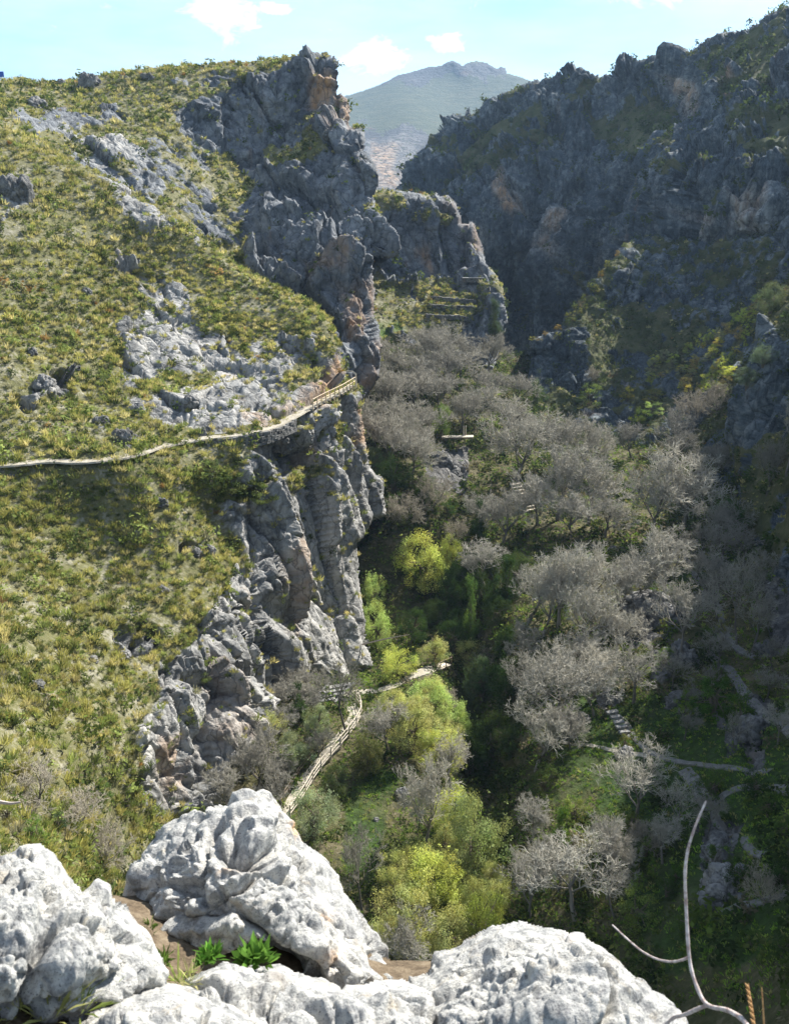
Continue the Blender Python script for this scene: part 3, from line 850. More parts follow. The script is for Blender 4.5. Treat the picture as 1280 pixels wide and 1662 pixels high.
def child_origin(o, p):
    """make a world-space mesh a child whose mesh data is local to its thing"""
    o.parent = p
    o.matrix_parent_inverse.identity()
    d = np.empty(len(o.data.vertices) * 3, np.float32)
    o.data.vertices.foreach_get('co', d)
    o.data.vertices.foreach_set('co', (d.reshape(-1, 3) - np.array(p.location, np.float32)).ravel())


stem_line = uv_line([(1260, 1740, 1.62), (1225, 1685, 1.70), (1204, 1655, 1.74), (1180, 1640, 1.78), (1146, 1630, 1.84), (1128, 1596, 1.88), (1118, 1555, 1.92), (1113, 1480, 1.98), (1111, 1420, 2.02), (1115, 1382, 2.05), (1125, 1348, 2.08), (1137, 1318, 2.12), (1145, 1300, 2.14)])
tw = empty('bare_branch', tuple(stem_line[0]), 'bare pale forked branch rising beside the right-hand white boulder', 'branch')
s = Soup()
s.tube(stem_line, twig_r(stem_line, .0062, .0026, 14), 8)
child_origin(s.build('stem', M_twig, smooth=True), tw)
for ln, r0, r1 in (([(1118, 1553, 1.92), (1106, 1558, 1.93), (1088, 1561, 1.95), (1064, 1556, 1.98), (1040, 1543, 2.02), (1015, 1522, 2.06), (993, 1501, 2.09)], .0034, .0020),
                   ([(1148, 1631, 1.84), (1130, 1638, 1.85), (1110, 1647, 1.87), (1088, 1655, 1.90), (1060, 1690, 1.92)], .0046, .0042)):
    L = uv_line(ln)
    s = Soup()
    s.tube(L, twig_r(L, r0, r1, 9), 8)
    child_origin(s.build('fork', M_twig, smooth=True), tw)
for ln, lab in (([(1232, 1720, 1.7), (1224, 1664, 1.74), (1219, 1630, 1.77), (1213, 1596, 1.80)], 'short budding orange-brown shoot beside the pale branch'),
                ([(1244, 1720, 1.66), (1239, 1664, 1.70), (1237, 1630, 1.72), (1235, 1602, 1.74)], 'thin straight twig nearest the bottom right corner')):
    L = uv_line(ln)
    s = Soup()
    s.tube(L, twig_r(L, .0022, .0012, 6), 7)
    if 'budding' in lab:
        for k in range(3, len(L) - 1, 2):
            d = np.array([(-1) ** k * .008, .002, .012])
            s.tube([L[k], L[k] + d * .6, L[k] + d * 1.4], [.0018, .0034, .0006], 6)
    tag(s.build('twig', M_bud, smooth=True), lab, 'twig')
# ------------------------------------------------------------------ foliage
def leaf_mat(name, trans=.35, vary=.25, soft=.7):
    m, t = new_mat(name)
    oi = t.n('ShaderNodeObjectInfo')
    c = t.mix(1.0, t.attr('tint', 'Color'), oi.outputs['Color'], 'MULTIPLY')
    hsv = t.n('ShaderNodeHueSaturation', i_Color=c)
    pos = t.n('ShaderNodeNewGeometry').outputs['Position']
    t.t.links.new(t.n('ShaderNodeMapRange', i_Value=t.noise(pos, .6, 3, .6), i_1=.3, i_2=.7, i_3=1 - vary, i_4=1 + vary).outputs[0], hsv.inputs['Value'])
    c = hsv.outputs[0]
    geo = t.n('ShaderNodeNewGeometry').outputs['Normal']
    add = t.n('ShaderNodeVectorMath', operation='ADD', i_1=(0, 0, soft))
    t.t.links.new(geo, add.inputs[0])
    nn = t.n('ShaderNodeVectorMath', operation='NORMALIZE')
    t.t.links.new(add.outputs[0], nn.inputs[0])
    d = t.n('ShaderNodeBsdfDiffuse', i_Color=c, i_Normal=nn.outputs[0])
    tr = t.n('ShaderNodeBsdfTranslucent', i_Color=c)
    mx = t.n('ShaderNodeMixShader', i_Fac=trans)
    t.t.links.new(d.outputs[0], mx.inputs[1])
    t.t.links.new(tr.outputs[0], mx.inputs[2])
    t.out(mx.outputs[0])
    return m


M_leaf = leaf_mat('leaves', .4)
M_blade = leaf_mat('grass_blades', .38, .3, .65)
M_bark = leaf_mat('grey_twigs', 0.0, .1, 0.0)


def unit(n):
    d = rng.normal(size=(n, 3))
    return d / np.linalg.norm(d, axis=1)[:, None]


def blades(centres, size, K, cols, up=None, width=.09, base_r=.22, lift=.25, spread=1.0):
    """tussocks of grass: K narrow blades fan out of every centre; returns verts, faces, colours"""
    n = len(centres)
    d = unit(n * K).reshape(n, K, 3)
    d[..., 2] = np.abs(d[..., 2]) * 1.0 + lift
    d[..., :2] *= spread
    d /= np.linalg.norm(d, axis=-1)[..., None]
    if up is not None:
        d = d + up[:, None] * .35
        d /= np.linalg.norm(d, axis=-1)[..., None]
    L = size[:, None] * rng.uniform(.55, 1.05, (n, K))
    off = d * np.array([1, 1, 0]) * (size[:, None] * base_r * rng.uniform(.2, 1, (n, K)))[..., None]
    b = centres[:, None] + off - np.array([0, 0, .05]) * size[:, None, None]
    tip = b + d * L[..., None]
    tip[..., 2] -= (size[:, None] * .12 * rng.random((n, K)))
    side = np.cross(d, unit(n * K).reshape(n, K, 3))
    side /= np.linalg.norm(side, axis=-1)[..., None] + 1e-9
    w = (size[:, None] * width * rng.uniform(.6, 1.3, (n, K)))[..., None]
    mid = b + d * L[..., None] * .55 + np.array([0, 0, .03]) * size[:, None, None]
    v = np.stack([b - side * w * .6, mid + side * w, tip, mid - side * w], 2).reshape(-1, 3)
    i = np.arange(n * K)[:, None] * 4
    f = i + np.array([0, 1, 2, 3])
    c = np.repeat(cols[:, None] * rng.uniform(.75, 1.25, (n, K, 1)), 4, 1).reshape(n, K, 4, 3) if False else np.repeat((cols[:, None] * rng.uniform(.75, 1.25, (n, K, 1))).reshape(-1, 3), 4, 0)
    return v, f, c


def tufts(centres, size, K, cols, N, width=.05, flat=.8):
    """rounded tussocks: K short fine strands standing out of a low dome round every centre"""
    n = len(centres)
    d = unit(n * K).reshape(n, K, 3)
    d[..., 2] = np.abs(d[..., 2]) + .05
    d = d + N[:, None] * .25
    d /= np.linalg.norm(d, axis=-1)[..., None]
    b = centres[:, None] + d * (size[:, None] * rng.uniform(.08, .36, (n, K)))[..., None] * np.array([1, 1, flat])
    g = d * .8 + np.array([0, 0, .55]) + unit(n * K).reshape(n, K, 3) * .38
    g /= np.linalg.norm(g, axis=-1)[..., None]
    L = (size[:, None] * rng.uniform(.20, .42, (n, K)))[..., None]
    side = np.cross(g, unit(n * K).reshape(n, K, 3))
    side /= np.linalg.norm(side, axis=-1)[..., None] + 1e-9
    w = (size[:, None] * width * rng.uniform(.6, 1.3, (n, K)))[..., None]
    v = np.stack([b - side * w, b + side * w, b + g * L + side * w * .25, b + g * L - side * w * .25], 2).reshape(-1, 3)
    f = np.arange(n * K)[:, None] * 4 + np.array([0, 1, 2, 3])
    c0 = cols[:, None] * rng.uniform(.75, 1.2, (n, K, 1))
    c1 = c0 * np.array([1.22, 1.12, .95])
    c = np.stack([c0, c0, c1, c1], 2).reshape(-1, 3)
    return v, f, c


def leaves(centres, radius, K, cols, leaf=.16, flat=.8, up=None):
    """clumps of small leaves round every centre"""
    n = len(centres)
    d = unit(n * K).reshape(n, K, 3)
    rr = rng.random((n, K)) ** .45
    p = centres[:, None] + d * (radius[:, None] * rr)[..., None] * np.array([1, 1, flat])
    nrm = d * .7 + unit(n * K).reshape(n, K, 3) * .6 + np.array([0, 0, .35])
    nrm /= np.linalg.norm(nrm, axis=-1)[..., None]
    a = np.cross(nrm, unit(n * K).reshape(n, K, 3))
    a /= np.linalg.norm(a, axis=-1)[..., None] + 1e-9
    b = np.cross(nrm, a)
    s = (radius[:, None] * leaf * rng.uniform(.6, 1.3, (n, K)))[..., None]
    v = np.stack([p - a * s, p + b * s * .6, p + a * s, p - b * s * .6], 2).reshape(-1, 3)
    f = np.arange(n * K)[:, None] * 4 + np.array([0, 1, 2, 3])
    c = np.repeat((cols[:, None] * rng.uniform(.7, 1.3, (n, K, 1))).reshape(-1, 3), 4, 0)
    return v, f, c


def scatter(S, dens, lim=None, soil=1.0, rock=.06, zones=()):
    """random points on a terrain sheet, dens per square metre"""
    V, U = np.meshgrid(S.vs, S.us, indexing='ij')
    pr = S.area * dens * (soil * (1 - S.rock) + rock * S.rock) * S.ins
    cl = .6 + .8 * sstep(-.35, .25, fbm(S.P / 5.0, 3)) if S.P[..., 1].mean() > 20 else 1.0
    pr = pr * cl
    if lim:
        pr = pr * ((U > lim[0]) & (V > lim[1]) & (U < lim[2]) & (V < lim[3]))
    for pl, k in zones:
        z = zone(pl, U, V, 12)
        pr = pr * (1 - z + z * k)
    n = rng.poisson(np.minimum(pr, 3.0))
    idx = np.repeat(np.arange(n.size), n.ravel())
    p = S.P.reshape(-1, 3)[idx].copy()
    i, j = np.unravel_index(idx, n.shape)
    gu = S.P[i, np.minimum(j + 1, n.shape[1] - 1)] - S.P[i, j]
    gv = S.P[np.minimum(i + 1, n.shape[0] - 1), j] - S.P[i, j]
    okk = (np.linalg.norm(gu, axis=1) < 2.5) & (np.linalg.norm(gv, axis=1) < 4)
    p += (gu * rng.random((len(p), 1)) + gv * rng.random((len(p), 1))) * okk[:, None]
    return p, S.N.reshape(-1, 3)[idx], U.ravel()[idx], V.ravel()[idx]


def palette(n, cols, p, seedpos=None):
    cols = np.array(cols, float)
    k = rng.choice(len(cols), n, p=np.array(p) / sum(p))
    c = cols[k] * rng.uniform(.8, 1.2, (n, 1))
    if seedpos is not None:
        c = c * (1 + .25 * fbm(seedpos / 12.0, 2))[:, None]
    return c


def stuff(name, parts, mat):
    v = np.concatenate([p[0] for p in parts])
    off = np.cumsum([0] + [len(p[0]) for p in parts[:-1]])
    f = np.concatenate([p[1] + o for p, o in zip(parts, off)])
    c = np.concatenate([p[2] for p in parts])
    o = link(name, mesh_np(name, v, f, mat, cols=np.clip(c, 0, 1)))
    o['kind'] = 'stuff'
    return o


OLIVE, STRAW, GREEN, DARK, RUST, GREY = (.33, .325, .105), (.46, .42, .19), (.215, .26, .075), (.075, .10, .03), (.30, .19, .07), (.27, .27, .17)
TUS = [OLIVE, STRAW, GREEN, DARK, RUST, GREY]


def tussocks(name, S, dens, size, K, weights, width=.09, cols=TUS, **kw):
    p, N, u, v = scatter(S, dens, **kw)
    if not len(p):
        return None
    s = rng.uniform(size[0], size[1], len(p)) * rng.choice([.55, .9, 1.35], len(p), p=[.4, .42, .18])
    return tufts(p, s, K, palette(len(p), cols, weights, p), N, width=width)


def shrubs_of(S, dens, size, K, cols, weights, leaf=.2, **kw):
    p, N, u, v = scatter(S, dens, **kw)
    s = rng.uniform(size[0], size[1], len(p)) * rng.choice([.7, 1, 1.35], len(p), p=[.4, .4, .2])
    p = p + N * s[:, None] * .35
    return leaves(p, s, K, palette(len(p), cols, weights, p), leaf)


# --- tussock grass over the near hillside
parts = [tussocks('t', S_C, 3.5, (.65, 1.3), 50, (5, 1.8, 3.2, 1.8, .02, .8), .030, lim=(-260, 760, 640, 1720), rock=.05),
         tussocks('t', S_C, 2.8, (.65, 1.3), 34, (5, 2, 2.6, 1.8, .06, 1), .042, lim=(-260, 400, 640, 762), rock=.10, zones=[([(160, 440), (300, 450), (420, 540), (500, 620), (490, 690), (330, 715), (160, 690)], 1.3)]),
         tussocks('t', S_C, 2.2, (.7, 1.4), 22, (5, 2.2, 2.3, 1.7, .03, 1), .05, lim=(-260, 100, 640, 402), rock=.10)]
stuff('hillside_tussock_grass', parts, M_blade)
parts = [shrubs_of(S_C, .32, (.4, 1.0), 46, [DARK, GREEN, (.10, .13, .03)], (3, 2, 2), .17, lim=(-260, 700, 640, 1720), rock=.04),
         shrubs_of(S_C, .26, (.45, 1.0), 34, [DARK, GREEN, (.09, .12, .03), RUST], (3, 2, 2, .1), .2, lim=(-260, 300, 640, 702), rock=.05)]
stuff('hillside_scrub', parts, M_leaf)
# --- grass and scrub on the cliffed hill and the bluff
parts = [tussocks('t', S_B, .95, (.8, 1.6), 20, (4, 2, 2.4, 2.2, .1, 1), .06, rock=.035),
         tussocks('t', S_D, .55, (.9, 1.6), 20, (4, 2, 2.4, 2, .3, 1), .06, rock=.05, zones=[([(660, 470), (800, 455), (800, 520), (640, 530)], 3.0)])]
stuff('hilltop_tussock_grass', parts, M_blade)
parts = [shrubs_of(S_B, .055, (.7, 1.5), 26, [DARK, (.08, .11, .03), (.10, .12, .05)], (3, 2, 1), .24, rock=.25),
         shrubs_of(S_D, .05, (.7, 1.4), 26, [DARK, (.09, .13, .03), (.12, .13, .05)], (3, 2, 1), .24, rock=.3)]
stuff('hilltop_scrub', parts, M_leaf)
# --- scrub on the shaded side
parts = [shrubs_of(S_E, .075, (1.0, 2.6), 22, [DARK, (.05, .07, .02), (.09, .10, .04)], (3, 2, 1), .26, lim=(560, -60, 1330, 700), rock=.10),
         shrubs_of(S_F, .30, (.6, 1.5), 28, [DARK, (.06, .08, .025), (.08, .09, .035), (.11, .09, .05)], (3, 2, 1.4, .5), .2, lim=(800, 300, 1400, 960), rock=.25),
         shrubs_of(S_G, .20, (.6, 1.3), 40, [DARK, (.05, .08, .02), (.12, .13, .05), (.15, .12, .06)], (3, 2, 1, .5), .18, lim=(1100, 300, 1400, 1260), rock=.12)]
stuff('shaded_slope_scrub', parts, M_leaf)
parts = [tussocks('t', S_F, .14, (.7, 1.3), 20, (2, 2.4, 1, 2, .3, 2), .06, lim=(800, 300, 1400, 960), rock=.1),
         tussocks('t', S_G, .3, (.6, 1.2), 26, (2, 2, 1, 2, .2, 2), .055, lim=(1100, 300, 1400, 1260), rock=.08)]
stuff('shaded_slope_grass', parts, M_blade)
# --- valley floor: dark undergrowth, turf and weeds
UG = [(.035, .055, .016), (.06, .085, .02), (.10, .12, .035), (.15, .13, .08), (.12, .17, .035)]
open_ground = [([(560, 1290), (620, 1240), (660, 1260), (640, 1330), (600, 1400), (560, 1420)], .03), ([(890, 1195), (1060, 1205), (1150, 1230), (1280, 1240), (1280, 1270), (960, 1310), (890, 1300)], .03),
               ([(930, 1120), (1280, 1140), (1280, 1600), (1080, 1600), (1000, 1420)], .5), ([(1040, 950), (1140, 900), (1250, 890), (1280, 1140), (1100, 1010)], .25)]
parts = [shrubs_of(S_H, .42, (.45, 1.2), 56, UG, (3, 3, 2, 1, 1.2), .16, lim=(300, 880, 1340, 1680), zones=open_ground),
         shrubs_of(S_H, .34, (.6, 1.6), 34, UG, (3, 3, 2, 2, .8), .2, lim=(500, 500, 1340, 882))]
stuff('valley_undergrowth', parts, M_leaf)
TURF = [(.17, .29, .035), (.26, .34, .06), (.09, .17, .025), (.30, .28, .10)]
p1 = scatter(S_H, 5.0, lim=(420, 1040, 1330, 1650), zones=[([(680, 900), (830, 900), (860, 1250), (780, 1340), (740, 1250)], .05)])
s1 = rng.uniform(.16, .38, len(p1[0]))
p2 = scatter(S_H, 1.1, lim=(500, 540, 1330, 1042))
s2 = rng.uniform(.3, .7, len(p2[0]))
parts = [blades(p1[0], s1, 9, palette(len(s1), TURF, (3, 3, 3, 1.6), p1[0]), p1[1], .10, base_r=.5), blades(p2[0], s2, 9, palette(len(s2), TURF, (2, 2, 3, 2.5), p2[0]), p2[1], .11, base_r=.5)]
stuff('valley_grass', parts, M_blade)
# --- moss-green weeds and dry blades between the boulders at the viewpoint


def weed_patch(name, spots, cols, K, size, width, label, cat):
    c = np.array([unproject(u, v, r) for u, v, r in spots])
    s = rng.uniform(size[0], size[1], len(c))
    v, f, col = blades(c, s, K, palette(len(c), cols, [1] * len(cols)), None, width=width, base_r=.25, lift=.5)
    o = link(name, mesh_np(name, v, f, M_blade, cols=np.clip(col, 0, 1)))
    tag(o, label, cat)


weed_patch('weed', [(410, 1556, 2.34), (418, 1552, 2.35), (428, 1560, 2.33), (404, 1562, 2.33)], [(.15, .28, .05), (.10, .20, .035)], 26, (.05, .09), .13, 'bright green leafy weed in front of the largest boulder', 'weed')
weed_patch('weed', [(340, 1550, 2.40), (350, 1556, 2.39), (330, 1562, 2.37)], [(.12, .26, .04), (.08, .17, .03)], 22, (.05, .08), .12, 'darker green weed in the gap below the largest boulder', 'weed')
weed_patch('grass_tuft', [(60, 1640, 1.98), (100, 1632, 2.0), (150, 1628, 2.0), (30, 1640, 1.96), (130, 1640, 1.95), (80, 1648, 1.94)], [(.34, .34, .12), (.24, .30, .08)], 26, (.08, .16), .022, 'dry yellow-green grass tuft at the foot of the left boulder', 'grass tuft')
weed_patch('grass_tuft', [(300, 1600, 2.2), (312, 1594, 2.2), (290, 1590, 2.26)], [(.26, .32, .08), (.34, .32, .14)], 20, (.06, .11), .03, 'small grass tuft between the left boulder and the flat ledge rock', 'grass tuft')
for u, v, r, lab in ((238, 1510, 2.66, 'upper dark green herb tuft in the cleft between the two left boulders'), (262, 1560, 2.46, 'lower dark green herb tuft in the cleft between the two left boulders')):
    weed_patch('herb_tuft', [(u, v, r), (u + 4, v + 8, r - .03), (u - 3, v + 14, r - .05), (u + 6, v - 6, r)], [(.10, .16, .03), (.07, .11, .025)], 24, (.03, .06), .06, lab, 'herb')
# ------------------------------------------------------------------ trees
def grow_bare(seed, spread=1.0, trunk_h=.26, lean=0.0, limbs=6, dens=1.0, upright=.3):
    """a leafless tree one unit high and about one unit wide: (trunk and limbs, twigs)"""
    rnd = random.Random(seed)
    big, small = Soup(), Soup()

    def rv():
        return np.array([rnd.gauss(0, 1), rnd.gauss(0, 1), rnd.gauss(0, 1)])

    def branch(p, d, L, r, lvl):
        n = 4 if lvl <= 1 else (3 if lvl == 2 else 2)
        pts, rs = [p], [r]
        for k in range(n):
            d = d + rv() * (.16 if lvl < 3 else .22) + np.array([0, 0, .10 if lvl < 3 else .05])
            d = d / np.linalg.norm(d)
            p = p + d * L / n
            pts.append(p)
            rs.append(r * (1 - .55 * (k + 1) / n))
        (big if lvl <= 1 else small).tube(pts, rs, 6 if lvl == 0 else (5 if lvl == 1 else 3))
        if lvl == 4:
            return
        kids = [0, int(7 * dens + .5), int(7 * dens + .5), int(8 * dens + .5)][lvl] if lvl else limbs
        for k in range(kids):
            if lvl == 0:
                q, pos = 1.0 - .32 * rnd.random(), None
            else:
                q = .28 + .72 * (k + rnd.random()) / kids
            x = q * n
            i = min(int(x), n - 1)
            pos = pts[i] + (pts[i + 1] - pts[i]) * (x - i)
            seg = pts[i + 1] - pts[i]
            seg = seg / np.linalg.norm(seg)
            if lvl == 0:
                an = 2 * math.pi * (k + .6 * rnd.random()) / kids
                tilt = rnd.uniform(.25, 1.15) if k else .1
                nd = np.array([math.cos(an) * math.sin(tilt) * spread, math.sin(an) * math.sin(tilt) * spread, math.cos(tilt)])
                ln = .47 * rnd.uniform(.85, 1.1)
            else:
                s = np.cross(seg, rv())
                s = s / (np.linalg.norm(s) + 1e-9)
                nd = seg * rnd.uniform(.35, .8) + s * rnd.uniform(.5, 1.0) + np.array([0, 0, upright * .6])
                ln = L * (.56 if lvl == 1 else .60) * rnd.uniform(.7, 1.15) * (1.15 - .4 * q)
            nd = nd / np.linalg.norm(nd)
            branch(pos, nd, ln, max(rs[i] * (.62 if lvl else .55), .0024), lvl + 1)
    branch(np.zeros(3) - np.array([0, 0, .06]), np.array([lean, 0, 1.0]), trunk_h + .06, .026, 0)
    tv = np.concatenate(small.v)
    m = max(tv[:, 2].max(), .2)
    w = (np.percentile(np.hypot(tv[:, 0], tv[:, 1]), 97)) * 2
    for s in (big, small):
        for k in range(len(s.v)):
            s.v[k] = s.v[k] * np.array([1 / w, 1 / w, 1 / m])

    def me(s, nm, c):
        v, f = np.concatenate(s.v), np.concatenate(s.f)
        return mesh_np(nm, v, f, M_bark, cols=np.array(c)[None] * rng.uniform(.8, 1.2, (len(v), 1)), smooth=True)
    return me(big, 'trunk', (.19, .175, .155)), me(small, 'crown', (.385, .37, .32))


BARE = [grow_bare(1), grow_bare(2, 1.1), grow_bare(3, .9, .3), grow_bare(4, 1.15, .2, .1, 7), grow_bare(5, .8, .34, .15, 5)]
BARE_OPEN = [grow_bare(21, 1.0, .40, .1, 6, .86), grow_bare(22, 1.1, .36, -.12, 6, .86), grow_bare(23, .8, .45, .05, 6, .8)]
BARE_LOW = [grow_bare(31, 1.3, .08, 0, 8, .85), grow_bare(32, 1.2, .06, .1, 9, .85)]


def grow_leafy(seed, clumps=46, K=120, shape='dome', leaf=.30, stems=3):
    """a leafy tree one unit high and one wide: (stems, crown of small leaf clumps with gaps)"""
    r = np.random.default_rng(seed)
    cs, rad = [], []
    while len(cs) < clumps:
        p = r.uniform(-1, 1, 3)
        if shape == 'dome':
            q = math.hypot(p[0], p[1])
            z = .5 + .5 * p[2]
            lim = math.sqrt(max(0, 1 - (abs(z - .45) / .58) ** 2)) * (.85 + .3 * math.sin(3 * math.atan2(p[1], p[0]) + seed))
            if q > lim or q < lim * .35 or z < .10:
                continue
            cs.append((p[0] * .42, p[1] * .42, .06 + z * .82))
        elif shape == 'column':
            z = .5 + .5 * p[2]
            lim = (.55 + .45 * math.sin(z * 9 + seed) * .6) * (1 - .5 * z ** 3)
            if math.hypot(p[0], p[1]) > lim or z < .03:
                continue
            cs.append((p[0] * .38, p[1] * .38, z * .92))
        else:
            z = .5 + .5 * p[2]
            q = math.hypot(p[0], p[1])
            if q > 1 - z * .45 or q < .3 * (1 - z):
                continue
            cs.append((p[0] * .42, p[1] * .42, z * .86))
        rad.append(r.uniform(.07, .14))
    cs, rad = np.array(cs), np.array(rad)
    cols = np.ones((len(cs), 3)) * r.uniform(.78, 1.22, (len(cs), 1)) * np.stack([r.uniform(.9, 1.15, len(cs)), np.ones(len(cs)), r.uniform(.7, 1.1, len(cs))], 1)
    v, f, c = leaves(cs, rad, K, cols, leaf * .42)
    # stray leaves off the outline
    o = cs[r.integers(0, len(cs), clumps * 3)] + r.normal(size=(clumps * 3, 3)) * .075
    v2, f2, c2 = leaves(o, np.full(len(o), .035), 7, np.ones((len(o), 3)), .38)
    cm = mesh_np('crown', np.concatenate([v, v2]), np.concatenate([f, f2 + len(v)]), M_leaf, cols=np.concatenate([c, c2]))
    s = Soup()
    for k in range(stems):
        an = 2 * math.pi * k / stems + seed
        b = np.array([math.cos(an), math.sin(an), 0])
        tgt = cs[r.integers(0, len(cs))]
        s.tube([b * .015 + np.array([0, 0, -.08]), b * .05 + np.array([0, 0, .2]), b * .08 + np.array([0, 0, .42]), tgt], [.028, .022, .016, .006], 5)
    for k in range(14):
        t0 = np.array([0, 0, r.uniform(.15, .45)])
        t1 = cs[r.integers(0, len(cs))]
        s.tube([t0, (t0 + t1) / 2 + r.normal(size=3) * .03, t1], [.010, .007, .003], 4)
    vv, ff = np.concatenate(s.v), np.concatenate(s.f)
    return mesh_np('trunk', vv, ff, M_bark, cols=np.ones((len(vv), 3)) * np.array([.14, .115, .09])), cm


LEAFY = [grow_leafy(51, 80, 190, leaf=.19), grow_leafy(52, 90, 170, leaf=.18), grow_leafy(53, 74, 190, leaf=.2), grow_leafy(54, 84, 170, 'dome', .17, 5)]
IVY = [grow_leafy(61, 50, 120, 'column', .30, 1), grow_leafy(62, 60, 120, 'column', .28, 1)]
BUSH = [grow_leafy(71, 34, 110, 'bush', .36, 4), grow_leafy(72, 30, 110, 'bush', .34, 4), grow_leafy(73, 38, 100, 'bush', .3, 4)]
# sparse spring foliage: bare twigs and pale young leaves together
_n = [0]


def plant(pair, name, cat, S, u, vt, vb, w, label, group=None, tint=None, bark=(1, 1, 1), squash=1.0):
    p = at(S, u, vb)
    r = math.hypot(p[0], p[1])
    d = depth_of(p)
    wm = w * d / FPX * (1.10 if name == 'bare_tree' else 1.10 if name == 'leafy_tree' else 1)
    dv = rays(u, vt)
    h = CAM_Z + dv[2] / math.hypot(dv[0], dv[1]) * r - p[2]
    h = max(h, wm * .45)
    o = bpy.data.objects.new(name, None)
    COL.objects.link(o)
    o.location = p
    o.rotation_euler = (0, 0, random.uniform(0, 6.28))
    o.scale = (wm, wm * squash, h)
    tag(o, label, cat, group)
    for me, nm, c in ((pair[0], 'trunk', bark), (pair[1], 'crown', tint or (1, 1, 1))):
        k = link(nm, me, o)
        k.color = (*c, 1)
    _n[0] += 1
    return o


def bare(k, S, u, vt, vb, w, label, group=None, tone=1.0, lib=None, warm=0.0):
    lib = lib or BARE
    tone = tone * random.uniform(.82, 1.12)
    c = (tone * (1 + warm * .3), tone, tone * (1 - warm * .5))
    return plant(lib[k % len(lib)], 'bare_tree', 'tree', S, u, vt, vb, w, label, group, c, (tone,) * 3)


G1 = 'bare trees of the upper grove below the terraced bluff'
grove = [(640, 545, 628, 84, 'bare grey tree at the grove\'s upper left by bright grass under the bluff'),
         (690, 530, 612, 96, 'bare grey tree topmost in the grove, directly below the terraces'),
         (742, 560, 632, 96, 'bare grey tree of the grove against the dark foot of the terraced bluff'),
         (790, 590, 652, 92, 'bare grey tree of the grove nearest the black cleft of the gorge'),
         (828, 604, 668, 84, 'rounded bare tree at the right end of the upper grove'),
         (624, 596, 668, 84, 'bare tree of the grove close against the left cliff foot'),
         (668, 592, 664, 92, 'bare grey tree in the second row of the upper grove, left part'),
         (716, 600, 672, 92, 'bare grey tree in the middle of the upper grove'),
         (768, 622, 690, 92, 'bare grey tree beside the small clearing in the upper grove'),
         (815, 640, 706, 90, 'broad bare tree right of the clearing in the upper grove'),
         (606, 640, 706, 70, 'bare tree next to the fenced end of the upper path'),
         (650, 640, 716, 84, 'bare grey tree on the left side of the grove above the dark shrubs'),
         (696, 652, 726, 80, 'bare tree in the grove just above the small footbridge'),
         (842, 665, 716, 62, 'small bare tree in the gap between the grove and the big round crowns'),
         (630, 690, 765, 80, 'thin bare tree below the grove near the left cliff'),
         (672, 690, 780, 90, 'leaning bare tree left of the small footbridge')]
for k, (u, vt, vb, w, lab) in enumerate(grove):
    bare(k, S_H, u, vt, vb, w, lab, G1, .92, warm=.03)
domes = [(832, 655, 782, 128, 'large round bare crown right of the small footbridge', 1.0), (905, 668, 772, 112, 'wide bare crown behind the row of large round ones', 1.0),
         (955, 664, 780, 112, 'large round bare crown at the foot of the shaded scrub slope', .95), (905, 716, 846, 128, 'big bare crown in the middle of the large round ones', 1.0),
         (958, 728, 852, 118, 'rounded bare tree on the right of the large round crowns', .98), (872, 752, 850, 96, 'bare tree beside the wooden stairs', .95),
         (925, 786, 874, 118, 'bare tree just below the big round crowns', .95), (815, 788, 880, 104, 'low bare tree left of the wooden stairs', .85),
         (772, 794, 872, 84, 'bare tree behind the dark ivy column in mid valley', .85),
         (1110, 714, 858, 150, 'large isolated bare crown below the scrub slope on the right', 1.05), (1058, 740, 868, 104, 'bare tree joined to the left of the isolated right-hand crown', .95),
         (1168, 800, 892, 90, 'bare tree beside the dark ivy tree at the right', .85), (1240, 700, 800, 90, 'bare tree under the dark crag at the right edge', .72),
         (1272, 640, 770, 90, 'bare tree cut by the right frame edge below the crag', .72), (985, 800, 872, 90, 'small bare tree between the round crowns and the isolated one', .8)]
for k, (u, vt, vb, w, lab, tone) in enumerate(domes):
    bare(k + 1, S_H if u < 1230 else S_G, u, vt, vb, w, lab, 'round bare trees in the valley', tone, warm=.02)
